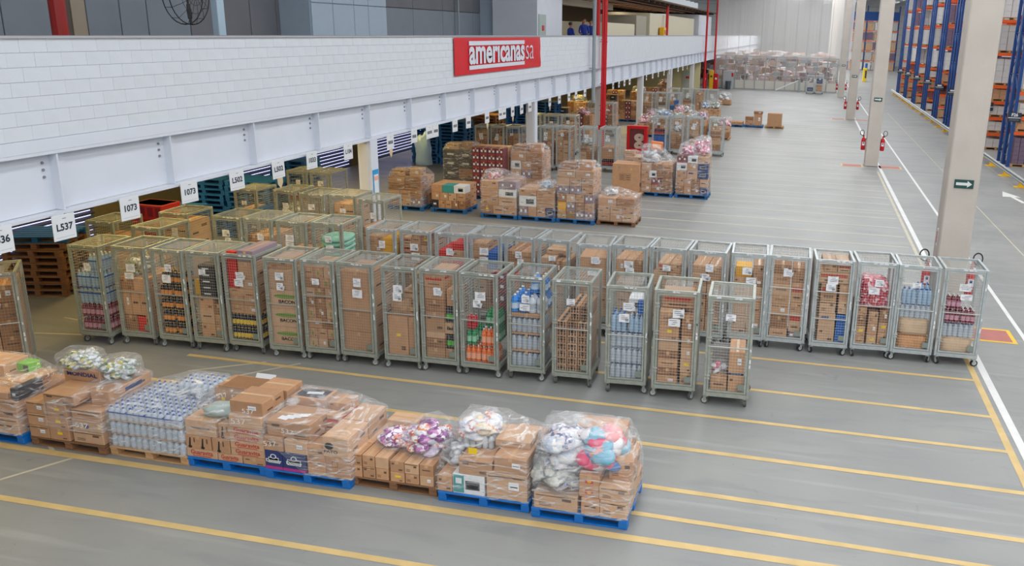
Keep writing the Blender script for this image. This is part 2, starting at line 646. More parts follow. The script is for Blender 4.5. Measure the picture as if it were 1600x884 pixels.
# ---------------- parapet wall of the mezzanine (left)
b = MB()
b.box((-10.33, 97, 4.79), (.22, 182, 1.34), WALLW)
WALL = structure('wall_left', b.mesh('wall_left'))
b = MB()
b.box((-10.32, 97, 5.475), (.30, 182, .03), mat('coping_grey', (176, 176, 182), .6))
structure('trim_1', b.mesh('trim_1'))
blk = MB()
blk.cbox((0, 0, 0), (.018, .4185, .1868), WALLW, .002)
blkm = blk.mesh('block')
rest = MB()
for c in range(7):
    for i in range(172):
        yy = 7.9 + i * .42 + (c % 2) * .21
        z = 4.13 + .095 + c * .1905
        if i < 40:
            link('block', blkm, WALL, (-10.216 + RND.uniform(-.0015, .0015), yy, z))
        else:
            rest.box((-10.216 + RND.uniform(-.0015, .0015), yy, z), (.018, .4165, .187), WALLW)
o = link('blocks', rest.mesh('blocks'), WALL)
o['kind'] = 'stuff'

# ---------------- slab edge, steel beam with stiffeners
b = MB()
b.box((-10.36, 97, 4.04), (.34, 182, .17), WHITEW)
structure('trim_2', b.mesh('trim_2'))
b = MB()
b.box((-10.36, 97, 3.52), (.03, 182, .84), WHITEW)
BEAM = structure('trim_3', b.mesh('trim_3'))
for z in (3.93, 3.07):
    b = MB()
    b.box((-10.32, 97, z), (.26, 182, .045), WHITEW)
    link('flange', b.mesh('flange'), BEAM)
b = MB()
b.box((0, 0, 0), (.14, .025, .80), WHITEW)
b.box((-.045, .10, 0), (.012, .2, .80), WHITEW)
sm = b.mesh('stiffener')
b = MB()
for dz in (-.02, -.12, -.22):
    b.tube((0, 0, .3 + dz), (.02, 0, .3 + dz), .02, mat('bolt_grey', (130, 132, 140), .5), 6)
bm_ = b.mesh('bolts')
for k in range(36):
    yy = 7.52 + 2.17 * k
    link('stiffener', sm, BEAM, (-10.275, yy, 3.5))
    link('bolts', bm_, BEAM, (-10.345, yy - .13, 3.5))
# white steel posts under the beam
PY = (7.2, 18.45, 30.95, 41.6, 52.3, 63.6, 76.0)
for yy in PY[1:]:
    b = MB()
    b.box((-10.36, yy, 1.525), (.34, .34, 3.05), WHITEW)
    b.box((-10.36, yy - .18, 1.525), (.2, .02, 3.05), mat('post_grey', (206, 208, 214), .5))  # slightly greyer strip on the near face
    b.box((-10.36, yy, .02), (.5, .5, .04), WHITEW)
    structure('trim_4', b.mesh('trim_4'))
# ---------------- mezzanine slab with ribbed soffit
SLABM = mat('slab_grey', (150, 150, 152), .7)
b = MB()
b.box((-20.3, 52, 4.2), (19.4, 100, .6), SLABM)
for k in range(60):
    b.box((-20.3, 4 + k * .8, 3.86), (19.4, .35, .08), mat('soffit_rib', (116, 116, 118), .6, .2))
b.box((-10.62, 48, 3.55), (.06, 90, .6), mat('perforated_trim', (120, 120, 124), .5, .3))
structure('ceiling', b.mesh('ceiling'))

# ---------------- ground floor back wall with louvred dock windows
BW = mat('back_wall_paint', (112, 102, 74), .8, var=.04)
b = MB()
b.box((-18.4, 40, 1.9), (.2, 100, 3.8), BW)
structure('wall_back', b.mesh('wall_back'))
SKYL = mat('daylight_glow', (206, 212, 255), .5, emit=1.7)
SLAT = mat('louvre_slat', (70, 74, 100), .5)
slm = MB()
slm.box((0, 0, 0), (.10, 3.6, .05), SLAT, T=Matrix.Rotation(.5, 3, 'Y'))
slm = slm.mesh('slat')
for n, yy in enumerate((12.0, 16.3, 24.4, 29.2, 34.9, 38.55)):
    b = MB()
    b.quad((-18.28, yy - 1.8, .05), (-18.28, yy + 1.8, .05), (-18.28, yy + 1.8, 2.9), (-18.28, yy - 1.8, 2.9), SKYL)
    win = structure('window_%d' % (n + 1), b.mesh('window'))
    for k in range(22):
        link('slat', slm, win, (-18.2, yy, .1 + k * .132))
# end wall of the ground floor and its door
b = MB()
b.box((-14.4, 82.2, 1.6), (8, .2, 3.2), mat('end_wall_paint', (226, 216, 168), .8))
structure('wall_end', b.mesh('wall_end'))
b = MB()
b.box((-11.6, 82.06, 1.05), (1.0, .06, 2.1), mat('door_grey', (178, 180, 168), .5))
d = structure('door_1', b.mesh('door_1'))
b = MB()
b.box((-11.6, 82.02, 1.5), (.34, .02, .2), REDP)
link('door_sign', b.mesh('door_sign'), d)
b = MB()
b.box((-14, 3.9, 1.7), (8.4, .2, 3.4), BW)
structure('wall_front', b.mesh('wall_front'))

# warm lamps hanging under the mezzanine
for x, yy, p in ((-13, 9, 34), (-15.5, 17, 40), (-11.7, 13.2, 26), (-11.6, 17.2, 24), (-12.3, 21, 26), (-14, 27, 34), (-13.5, 37, 44), (-13, 47, 48), (-12.5, 58, 52), (-12.5, 70, 52)):
    area('mezzanine_tube_lamp', (x, yy, 3.7), .3, 3.0, p * 2.4, (1.0, .72, .24))
# cold daylight through the dock louvres

# ---------------- upper floor behind the parapet
PG = mat('grey_wall_panel', (132, 140, 150), .6, var=.04, scale=1.5)
PD = mat('dark_wall_panel', (112, 114, 120), .6, var=.05, scale=1.5)
PL = mat('light_wall_panel', (170, 186, 202), .5, var=.02)
PB = mat('brown_plaster', (96, 84, 76), .8)
PBE = mat('beige_plaster', (168, 154, 136), .8)
UW = MB()
UW.box((-14.3, 25, 6.4), (.2, 36, 3.8), PD)
UPPER = structure('wall_upper', UW.mesh('wall_upper'))


def panel(x, y0, y1, z0, z1, m, name='panel', par=None, th=.05):
    b = MB()
    b.cbox((0, 0, 0), (th, y1 - y0 - .025, z1 - z0 - .025), m, .008)
    return link(name, b.mesh(name), par or UPPER, (x, (y0 + y1) / 2, (z0 + z1) / 2))


for y0, y1, m in ((8.0, 11.0, PG), (11, 12.76, PG), (12.76, 13.84, PG), (13.84, 14.24, PB), (14.24, 14.6, PBE), (14.6, 15.45, PG), (15.45, 16.2, PG), (16.2, 17.5, PG),
                  (17.5, 18.55, PD), (18.55, 19.7, PD), (19.7, 20.8, PD), (20.8, 22.4, PD)):
    panel(-14.18, y0, y1, 4.5, 8.2, m)
for y0, y1 in ((26.4, 28.9), (28.9, 31.45), (31.45, 32.6), (32.6, 34.5), (34.5, 38.3)):
    panel(-14.18, y0, y1, 4.5, 6.30, PG)
    panel(-14.18, y0, y1, 6.30, 8.2, PD)
b = MB()
b.box((-14.7, 23.05, 6.35), (2.9, 4.2, 3.7), PL)
LB = structure('wall_office', b.mesh('wall_office'))
for y0, y1 in ((20.97, 22.03), (22.03, 23.17), (23.17, 24.0), (24.0, 25.13)):
    panel(-13.23, y0, y1, 4.5, 6.26, PL, par=LB)
    panel(-13.23, y0, y1, 6.26, 8.2, PL, par=LB)
# pale partition with two doors
b = MB()
b.box((-14.1, 37.6, 6.35), (2.0, 4.6, 3.7), PL)
PA = structure('wall_partition', b.mesh('wall_partition'))
for y0, y1 in ((36.75, 38.2), (38.2, 39.5)):
    panel(-13.07, y0, y1, 4.5, 6.36, PL, par=PA)
    panel(-13.07, y0, y1, 6.36, 8.2, PL, par=PA)
b = MB()
b.box((-12.5, 36.93, 6.35), (2.0, 3.7, 3.7), WHITEW)
structure('wall_white_room', b.mesh('wall_white_room'))
DG = mat('door_greygreen', (168, 182, 178), .5)
for n, (x, y0, y1, zt) in enumerate(((-13.06, 35.75, 36.7, 6.33), (-11.49, 35.23, 36.2, 6.33))):
    b = MB()
    b.box((0, 0, 0), (.06, y1 - y0, zt - 4.5), DG)
    d = structure('door_%d' % (n + 2), b.mesh('door'), (x, (y0 + y1) / 2, (zt + 4.5) / 2))
    b = MB()
    b.box((.04, .05, .35), (.02, .26, .22), REDP)
    link('door_sign', b.mesh('door_sign'), d)
    b = MB()
    b.tube((.03, .38, -.1), (.12, .38, -.1), .02, GREYP, 6)
    link('door_handle', b.mesh('door_handle'), d)
# recess, beige rooms further on
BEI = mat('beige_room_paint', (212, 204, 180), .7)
GRW = mat('grey_room_paint', (168, 162, 146), .7)  # grey of the room between the beige ones
b = MB()
b.box((-18, 62, 6.3), (.2, 62, 3.6), mat('recess_wall', (150, 138, 118), .8))
for k in range(9):
    b.box((-17.8, 40.5 + 1.3 * k, 6.3), (.2, .08, 3.6), mat('recess_rib', (104, 96, 84), .8))
structure('wall_recess', b.mesh('wall_recess'))
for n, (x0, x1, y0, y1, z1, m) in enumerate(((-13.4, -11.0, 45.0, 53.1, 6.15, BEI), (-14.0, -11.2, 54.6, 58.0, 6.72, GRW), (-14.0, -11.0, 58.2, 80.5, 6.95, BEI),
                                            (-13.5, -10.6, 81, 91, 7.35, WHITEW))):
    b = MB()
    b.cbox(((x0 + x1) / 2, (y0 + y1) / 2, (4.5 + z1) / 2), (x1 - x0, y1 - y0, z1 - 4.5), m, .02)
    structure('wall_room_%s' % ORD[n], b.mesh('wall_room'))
b = MB()
b.box((-16.5, 66, 7.75), (12.6, 54, .1), mat('soffit_brown', (104, 82, 68), .9, var=.1, scale=.5))
for k in range(26):
    b.box((-16.5, 40 + 2 * k, 7.62), (12.4, .14, .18), mat('soffit_joist', (84, 70, 60), .9))
structure('ceiling_upper', b.mesh('ceiling_upper'))
area('upper_floor_lamp', (-13.2, 50, 7.4), .5, 20, 150, (1, .86, .66))
area('upper_floor_lamp', (-13.2, 70, 7.4), .5, 20, 150, (1, .86, .66))

# ---------------- concrete columns on the right
CY = [17.2, 39.95, 62.6, 85.3, 108, 130.7, 153.4]
for k, cy in enumerate(CY):
    b = MB()
    b.cbox((3.13, cy + .3, 6.1), (.6, .62, 12.2), CONC, .025)
    structure('column', b.mesh('column'))

# ---------------- roof, far wall, right wall
ROOF = mat('roof_sheet', (206, 208, 210), .6)
b = MB()
b.box((8, 70, 12.6), (70, 300, .1), ROOF)
for k in range(34):
    b.box((8, -12 + 6.5 * k, 12.25), (70, .12, .25), mat('roof_truss', (186, 188, 190), .6))
for x in (-9, -3, 3, 9, 15):
    b.box((x, 100, 12.2), (.15, 240, .3), MATS['roof_truss'])
structure('ceiling_roof', b.mesh('ceiling_roof'))
SKYE = mat('skylight_glow', (250, 252, 255), .5, emit=2.2)
for x in (-3.2, 2.0, 7.0, 14, 21):
    b = MB()
    for k in range(22):
        b.box((x, -60 + 12 * k, 12.5), (1.7, 7, .06), SKYE)
    structure('skylight', b.mesh('skylight'))
FWM = mat('far_wall_sheet', (214, 214, 212), .8)
b = MB()
b.box((-3, 188, 6), (44, .3, 12.6), FWM)
for k in range(9):
    b.box((-3, 187.8, 1 + 1.35 * k), (44, .1, .08), mat('sheet_lap', (190, 190, 190), .8))
structure('wall_far', b.mesh('wall_far'))

# ================================================================== ROLL CAGES
CW, CD, CH = .70, .82, 1.85


def wire_panel(wd, ht, nx, nz, r=.0020, bars=()):
    b = MB()
    for i in range(nz):
        z = -ht / 2 + ht * (i + .5) / nz
        b.tube((-wd / 2, 0, z), (wd / 2, 0, z), r, WIRE, 4, False)
    for i in range(nx):
        x = -wd / 2 + wd * (i + .5) / nx
        b.tube((x, .003, -ht / 2), (x, .003, ht / 2), r * .8, WIRE, 4, False)
    return b


def cage_parts(steel, bars, lite):
    P = {}
    b = MB()                                                # welded frame: posts, top ring, base ring
    for sx in (-1, 1):
        for sy in (-1, 1):
            b.cbox((sx * (CW / 2 - .022), sy * (CD / 2 - .022), (.17 + CH) / 2), (.044, .044, CH - .17), steel, .005)
    for z, h in ((CH - .022, .044), (.20, .07)):
        for s in (-1, 1):
            b.box((0, s * (CD / 2 - .022), z), (CW - .088, .042, h), steel)
            b.box((s * (CW / 2 - .022), 0, z), (.042, CD - .088, h), steel)
    P['frame'] = b.mesh('frame')
    b = MB()
    b.box((0, 0, .225), (CW - .09, CD - .09, .02), mat('base_sheet', (118, 126, 124), .5, .3))
    P['base_plate'] = b.mesh('base_plate')
    st = (12, 30) if not lite else (7, 16)
    r = .0020 if not lite else .003
    P['side_mesh'] = wire_panel(CD - .09, CH - .28, st[0] + 3, st[1], r).mesh('side_mesh')
    P['back_mesh'] = wire_panel(CW - .09, CH - .28, st[0], st[1], r).mesh('back_mesh')
    b = wire_panel(CW - .08, CD - .08, st[0], st[0] + 3, r)
    P['top_mesh'] = b.mesh('top_mesh')
    b = MB()                                                # door leaf frame with its cross bars
    dw, dh = CW - .10, CH - .30
    for s in (-1, 1):
        b.box((s * (dw / 2 - .014), 0, 0), (.028, .026, dh), steel)
        b.box((0, 0, s * (dh / 2 - .014)), (dw - .056, .026, .028), steel)
    for z in bars:
        b.tube((-dw / 2 - .01, -.012, z), (dw / 2, -.012, z), .010, WIRE, 6)
    P['door'] = b.mesh('door')
    P['door_mesh'] = wire_panel(dw - .05, dh - .05, st[0], st[1], r).mesh('door_mesh')
    b = MB()
    for dz in (-.025, .025):
        b.box((0, 0, dz), (.07, .02, .022), WIRE)
    b.tube((-.01, -.008, -.05), (-.01, -.008, .05), .007, steel, 6)
    P['hinge'] = b.mesh('hinge')
    b = MB()                                                # castor: plate, fork
    b.box((0, 0, .155), (.09, .09, .012), steel)
    b.tube((0, 0, .13), (0, 0, .155), .025, steel, 8)
    for s in (-1, 1):
        b.box((s * .024, .018, .098), (.006, .045, .085), steel)
    b.box((0, .0, .133), (.054, .05, .012), steel)
    P['castor'] = b.mesh('castor')
    b = MB()
    n = 12
    b.tube((-.017, .025, .062), (.017, .025, .062), .062, RUBBER if steel is GALV else DRUBBER, 14)
    b.tube((-.0195, .025, .062), (.0195, .025, .062), .040, WHEELC, 12)
    b.tube((-.026, .025, .062), (.026, .025, .062), .012, GREYP, 6)
    P['wheel'] = b.mesh('wheel')
    b = MB()
    b.quad((-.05, 0, -.05), (.05, 0, -.05), (.05, 0, .05), (-.05, 0, .05), GALVB)
    b.box((0, 0, 0), (.1, .006, .1), mat('data_plate_grey', (136, 148, 140), .5, .3))
    P['data_plate'] = b.mesh('data_plate')
    return P


def paper_mesh(seed):
    def mk():
        r = random.Random(seed)
        b = MB()
        pw, ph = r.uniform(.13, .19), r.uniform(.10, .15)
        vs, fs = [], []
        for j in range(4):
            for i in range(4):
                vs.append((-pw / 2 + pw * i / 3, r.uniform(-.008, .002), -ph / 2 + ph * j / 3 + r.uniform(-.006, .006)))
        for j in range(3):
            for i in range(3):
                fs.append((j * 4 + i, j * 4 + i + 1, j * 4 + i + 5, j * 4 + i + 4))
        b.add(vs, fs, PAPER)
        for q in range(3):
            z = ph / 2 - .03 - q * .03
            b.box((r.uniform(-.02, .02), -.010, z), (pw * r.uniform(.3, .7), .001, .006), PRINT)
        if seed % 3 == 0:
            b.box((pw * .28, -.009, -ph * .2), (pw * .3, .002, ph * .3), mat('pocket_grey', (150, 156, 158), .4))
        if seed % 4 == 1:
            b.box((pw * .45, -.004, -ph * .15), (pw * .4, .004, ph * .6), mat('torn_paper', (206, 210, 214), .6), T=Matrix.Rotation(.3, 3, 'Y'))
        return b.mesh('paper_sheet')
    return cached(('paper', seed), mk)


def sticker_mesh(seed, vertical):
    def mk():
        r = random.Random(seed * 7 + vertical)
        b = MB()
        for q in range(r.randint(3, 6)):
            a = r.uniform(-.28, .28) if not vertical else r.uniform(-.5, .3)
            w_, h_ = (r.uniform(.02, .07), r.uniform(.014, .03)) if not vertical else (r.uniform(.014, .026), r.uniform(.03, .10))
            c = (a, 0, 0) if not vertical else (0, 0, a)
            b.box(c, (w_, .003, h_), PAPER, T=Matrix.Rotation(r.uniform(-.2, .2), 3, 'Y'))
        return b.mesh('sticker_scraps')
    return cached(('stk', seed, vertical), mk)


CAGEP = {}
CAGE_N = [0]


def roll_cage(loc, rz, sx, label, group, steel=GALV, bars=(0.0,), lite=False, paper=True, face=0.0):
    key = (steel.name, bars, lite)
    if key not in CAGEP:
        CAGEP[key] = cage_parts(steel, bars, lite)
    P = CAGEP[key]
    CAGE_N[0] += 1
    n = CAGE_N[0]
    c = empty('roll_cage', loc, rz + face)
    c.scale = (sx, 1, 1)
    tag(c, label, 'roll cage', group)
    link('frame', P['frame'], c)
    link('base_plate', P['base_plate'], c)
    zc = (.235 + CH - .045) / 2
    for s in (-1, 1):
        link('side_mesh', P['side_mesh'], c, (s * (CW / 2 - .02), 0, zc), (0, 0, PI / 2))
    link('back_mesh', P['back_mesh'], c, (0, CD / 2 - .02, zc))
    link('top_mesh', P['top_mesh'], c, (0, 0, CH - .02), (PI / 2, 0, 0))
    d = link('door', P['door'], c, (0, -CD / 2 + .008, zc))
    link('door_mesh', P['door_mesh'], d, (0, .004, 0))
    if not lite:
        for z in (-.52, .12, .58):
            link('hinge', P['hinge'], d, (-CW / 2 + .055, -.016, z))
        link('data_plate', P['data_plate'], d, (.22, -.012, -.66))
    for sx_ in (-1, 1):
        for sy in (-1, 1):
            k = link('castor', P['castor'], c, (sx_ * (CW / 2 - .05), sy * (CD / 2 - .07), 0), (0, 0, RND.uniform(0, 6.28)))
            link('wheel', P['wheel'], k)
    if paper:
        link('paper_sheet', paper_mesh(n % 9), c, (RND.uniform(-.05, .05), -CD / 2 - .012, 1.50 + RND.uniform(-.04, .04)))
        if n % 3 != 1:
            link('paper_sheet', paper_mesh(20 + n % 5), c, (RND.uniform(-.06, .06), -CD / 2 - .012, 1.33 + RND.uniform(-.02, .02)))
            c.children[-1].scale = (.7, 1, .7)
        if not lite:
            for me_, pt in ((sticker_mesh(n % 6, 0), (0, -CD / 2 - .003, CH - .02)), (sticker_mesh(n % 5, 1), (CW / 2 - .018, -CD / 2 - .003, 1.2))):
                k = link('sticker_scraps', me_, c, pt)
                k['kind'] = 'stuff'
    return c


# ================================================================== GOODS
def carton_mesh(wd, dp, ht, style, seed):
    """one cardboard box: base at z=0, centred; front is -Y"""
    key = ('ctn', round(wd, 2), round(dp, 2), round(ht, 2), style, seed % 4)

    def mk():
        r = random.Random(str(key))
        b = MB()
        body = {'plain': KRAFT, 'pale': KRAFT2, 'dark': KRAFT3, 'navy': NAVY, 'blue': BLUEC, 'black': BLACK, 'white': WHITEC, 'red': REDC,
                'yellow': YELLOWC, 'mauve': MAUVE, 'maroon': MAROONC, 'teal': TEALC}.get(style, KRAFT if seed % 3 else KRAFT2)
        b.cbox((0, 0, ht / 2), (wd, dp, ht), body, .007)
        e = .0012
        card = style not in ('navy', 'blue', 'black', 'white', 'red', 'yellow', 'teal')

        def top(x0, x1, y0, y1, m):
            b.quad((x0, y0, ht + e), (x1, y0, ht + e), (x1, y1, ht + e), (x0, y1, ht + e), m)

        def fr(x0, x1, z0, z1, m, s=-1):
            y = s * (dp / 2 + e)
            q = [(x0, y, z0), (x1, y, z0), (x1, y, z1), (x0, y, z1)]
            b.quad(*(q if s < 0 else q[::-1]), m)

        def sd(y0, y1, z0, z1, m, s=1):
            x = s * (wd / 2 + e)
            q = [(x, y0, z0), (x, y1, z0), (x, y1, z1), (x, y0, z1)]
            b.quad(*(q if s > 0 else q[::-1]), m)
        if card:
            tm = DTAPE if style == 'dtape' else TAPE
            t = .024
            if wd >= dp:
                top(-wd / 2 + .008, wd / 2 - .008, -t, t, tm)
                for s in (-1, 1):
                    sd(-t, t, ht - .07, ht - .008, tm, s)
            else:
                top(-t, t, -dp / 2 + .008, dp / 2 - .008, tm)
                for s in (-1, 1):
                    fr(-t, t, ht - .07, ht - .008, tm, s)
        if style in ('plain', 'pale', 'dark', 'print'):
            ink = INK
            k = seed % 5
            if k == 0:
                for i in range(3):
                    fr(-wd * .38, -wd * .1, ht * (.2 + .09 * i), ht * (.24 + .09 * i), ink)
                fr(wd * .15, wd * .36, ht * .6, ht * .78, ink)
            elif k == 1:
                fr(wd * .12, wd * .38, ht * .15, ht * .3, ink)
                fr(-wd * .38, -wd * .2, ht * .65, ht * .8, ink)
            elif k == 2:
                fr(-wd * .3, wd * .3, ht * .46, ht * .56, ink)
            elif k == 3:
                fr(wd * .05, wd * .3, ht * .4, ht * .7, PAPER)
                fr(wd * .08, wd * .27, ht * .5, ht * .54, PRINT)
            sd(-dp * .3, -dp * .05, ht * .2, ht * .32, ink)
            sd(dp * .1, dp * .34, ht * .55, ht * .7, ink)
        if style == 'print':
            fr(-wd * .45, wd * .45, ht * .82, ht * .88, INK)
        if style == 'dtape':
            for s in (-1, 1):
                for q in range(3):
                    x = -wd * .3 + wd * .3 * q
                    fr(x - .012, x + .012, ht * .1, ht * .9, DTAPE, s)
                    sd(dp * (-.3 + .3 * q) - .012, dp * (-.3 + .3 * q) + .012, ht * .1, ht * .9, DTAPE, s)
        if style == 'redprint':
            fr(-wd * .42, wd * .42, ht * .55, ht * .78, REDINK)
            fr(-wd * .3, wd * .3, ht * .2, ht * .3, INK)
            sd(-dp * .4, dp * .4, ht * .55, ht * .78, REDINK)
        if style == 'blueprint':
            fr(-wd * .36, wd * .1, ht * .6, ht * .78, BLUEINK)
            sd(-dp * .35, dp * .35, ht * .5, ht * .75, BLUEINK)
        if style == 'greenprint':
            fr(-wd * .1, wd * .05, ht * .25, ht * .7, GREENINK)
            fr(wd * .2, wd * .36, ht * .2, ht * .3, INK)
        if style == 'ytag':
            fr(-.03, .05, ht * .5, ht * .5 + .05, YELLOWP)
            fr(wd * .15, wd * .36, ht * .15, ht * .25, INK)
        if style == 'navy':
            fr(-wd * .3, wd * .3, ht * .35, ht * .65, WHITEC)
            fr(-wd * .27, wd * .27, ht * .39, ht * .61, NAVY)
        if style == 'black':
            fr(-wd * .25, wd * .2, ht * .4, ht * .62, WHITEC)
        if style == 'white':
            fr(-wd * .1, wd * .35, ht * .25, ht * .7, PRINT)
            fr(-wd * .06, wd * .3, ht * .3, ht * .5, WHITEC)
        if style in ('mauve', 'maroon'):
            for q in (-1, 1):
                fr(q * wd * .25 - .03, q * wd * .25 + .03, ht * .4, ht * .7, PAPER)
            if style == 'maroon':
                fr(-wd * .48, wd * .48, ht * .02, ht * .14, REDINK)
        return b.mesh('carton')
    return cached(key, mk)


STYLE_WORDS = {'plain': 'brown carton', 'pale': 'pale brown carton', 'dark': 'dark brown carton', 'navy': 'navy blue box', 'blue': 'bright blue box',
               'black': 'black box', 'white': 'white printed box', 'red': 'red box', 'yellow': 'yellow box', 'mauve': 'mauve carton', 'maroon': 'maroon carton',
               'teal': 'teal box', 'print': 'printed brown carton', 'dtape': 'dark taped brown carton', 'redprint': 'red lettered brown carton',
               'blueprint': 'blue lettered brown carton', 'greenprint': 'green marked brown carton', 'ytag': 'yellow tagged brown carton'}


CARTONS = []


class Holder:
    """a cage or a pallet: places goods in its own frame and names each by where it sits"""

    def __init__(s, loc, rz, phrase, group):
        s.M = Matrix.Translation(loc) @ Matrix.Rotation(rz, 4, 'Z')
        s.rz, s.phrase, s.group, s.items = rz, phrase, group, []
        s.hull = []
        s.vs = 1.0

    def put(s, o, x, y, z, desc, cat, rz=0.0, ext=None):
        if s.vs != 1.0:
            z = .143 + (z - .143) * s.vs
            o.scale.z = s.vs
        o.location = s.M @ Vector((x, y, z))
        o.rotation_euler = (0, 0, s.rz + rz)
        s.items.append((o, desc, cat, x, y, z))
        if ext:
            for i in (-1, 1):
                for j in (-1, 1):
                    for k in (0, 1):
                        q = Matrix.Rotation(rz, 3, 'Z') @ Vector((i * ext[0] / 2, j * ext[1] / 2, 0))
                        s.hull.append((x + q.x, y + q.y, z + k * ext[2] * s.vs))
        return o

    def carton(s, x, y, z, wd, dp, ht, style='plain', rz=0.0, seed=None, hidden=False):
        me = carton_mesh(wd, dp, ht, style, RND.randint(0, 99) if seed is None else seed)
        o = link('carton', me)
        o['_hid'] = 1 if hidden else 0
        CARTONS.append(o)
        return s.put(o, x, y, z, STYLE_WORDS[style], 'carton', rz, (wd, dp, ht))

    def grid(s, x0, x1, z0, hts, nx, style='plain', y0=-.37, y1=.37, ny=1, slack=.006, hidden=False):
        """rows of cartons: hts = height of each layer; style may be a list to cycle"""
        z = z0
        sts = style if isinstance(style, (list, tuple)) else [style]
        q = 0
        for k, h in enumerate(hts):
            n = nx[k % len(nx)] if isinstance(nx, (list, tuple)) else nx
            for j in range(ny):
                for i in range(n):
                    wd, dp = (x1 - x0) / n, (y1 - y0) / ny
                    s.carton(x0 + wd * (i + .5), y0 + dp * (j + .5) + RND.uniform(-.006, .006), z, wd - slack - RND.uniform(0, .012), dp - slack, h - .003,
                             sts[q % len(sts)], hidden=hidden)
                    q += 1
            z += h
        return z

    def finish(s):
        grp = {}
        for it in s.items:
            o, desc, cat, x, y, z = it
            side = 'left' if x < -.11 else ('right' if x > .11 else 'middle')
            dpt = 'front' if y < -.12 else ('rear' if y > .12 else '')
            grp.setdefault((cat, side, dpt), []).append(it)
        for (cat, side, dpt), L in grp.items():
            L.sort(key=lambda t: (round(t[5], 2), t[3]))
            for i, (o, desc, c, x, y, z) in enumerate(L):
                if len(L) == 1:
                    rk = 'only one at'
                elif i == 0:
                    rk = 'lowest at'
                elif i == len(L) - 1:
                    rk = 'topmost at'
                else:
                    rk = ORD[i] + ' up at'
                lab = '%s, %s %s, %s' % (desc, rk, (side + ' ' + dpt).strip(), s.phrase)
                if len(lab.split()) > 16:
                    lab = lab.replace(', only one at ', ' at ')
                while len(lab.split()) > 16 and ' the ' in lab:
                    lab = lab.replace(' the ', ' ', 1)
                tag(o, lab, c, s.group)


def bottle_mesh(style):
    def mk():
        b = MB()
        S = {'water': (.046, .27, WATER, CAPB, None), 'waterw': (.042, .30, WATERB, CAPW, None), 'bluecap': (.042, .30, WATERB, BLUEC, None),
             'orange': (.045, .31, mat('orange_soda', (238, 112, 40), .2, spec=.7), CAPW, mat('orange_label', (244, 176, 140), .5)),
             'sauce': (.036, .235, mat('dark_sauce', (44, 34, 34), .25), CAPY, mat('sauce_label', (222, 142, 58), .5)),
             'sauce2': (.036, .25, mat('black_sauce', (40, 40, 50), .25), CAPY, mat('sauce_label_yellow', (230, 196, 70), .5)),
             'greenlab': (.040, .27, mat('dark_bottle', (60, 58, 66), .25), BLACK, mat('green_label', (94, 190, 70), .5)),
             'cola': (.045, .31, mat('cola', (58, 30, 34), .2), REDC, mat('red_label', (190, 36, 46), .5)),
             'maroon': (.042, .26, mat('maroon_bottle', (128, 40, 62), .3), CAPW, mat('pink_label', (206, 150, 170), .5)),
             'green': (.045, .28, mat('green_bottle', (20, 140, 84), .3), mat('green_cap', (30, 160, 90), .4), mat('mint_label', (150, 214, 180), .5)),
             'redcan': (.040, .24, mat('red_can', (188, 34, 44), .35), mat('pink_can_top', (220, 150, 150), .35), None),
             'jug': (.075, .30, mat('blue_jug', (28, 128, 214), .3, rnd=.08), CAPW, mat('white_jug_label', (200, 222, 240), .5)),
             'whitejug': (.075, .30, mat('white_jug', (206, 216, 226), .3), CAPW, mat('grey_jug_label', (176, 186, 196), .5)),
             'dish': (.040, .24, mat('silver_bottle', (190, 198, 206), .25), mat('dark_cap', (60, 72, 84), .4), None)}[style]
        r, h, body, cap, lab = S
        L = lab or body
        prof = [(r * .8, 0, body), (r, .012, body), (r, h * .22, L), (r * .985, h * .24, L), (r * .985, h * .56, body), (r, h * .58, body), (r, h * .66, body),
                (r * .72, h * .80, body), (r * .36, h * .90, body), (r * .30, h * .925, cap), (r * .34, h * .93, cap), (r * .34, h, cap)]
        b.lathe(prof, body, 10)
        return b.mesh('bottle', True)
    return cached(('btl', style), mk)


BOTTLE_R = {'water': .046, 'jug': .075, 'whitejug': .075, 'orange': .045, 'cola': .045, 'green': .045, 'sauce': .036, 'sauce2': .036, 'greenlab': .04, 'dish': .04, 'redcan': .04}
BOTTLE_H = {'water': .27, 'waterw': .30, 'bluecap': .30, 'orange': .31, 'sauce': .235, 'sauce2': .25, 'greenlab': .27, 'cola': .31, 'maroon': .26, 'green': .28,
            'redcan': .24, 'jug': .30, 'whitejug': .30, 'dish': .24}
PACKW = {'water': 'clear water bottles', 'waterw': 'white capped water bottles', 'bluecap': 'blue capped water bottles', 'orange': 'orange soda bottles',
         'sauce': 'dark sauce bottles', 'sauce2': 'black yellow-capped bottles', 'greenlab': 'green labelled bottles', 'cola': 'dark cola bottles',
         'maroon': 'maroon bottles', 'green': 'green bottles', 'redcan': 'red cans', 'jug': 'big blue jugs', 'whitejug': 'big white jugs', 'dish': 'dark capped silver bottles'}


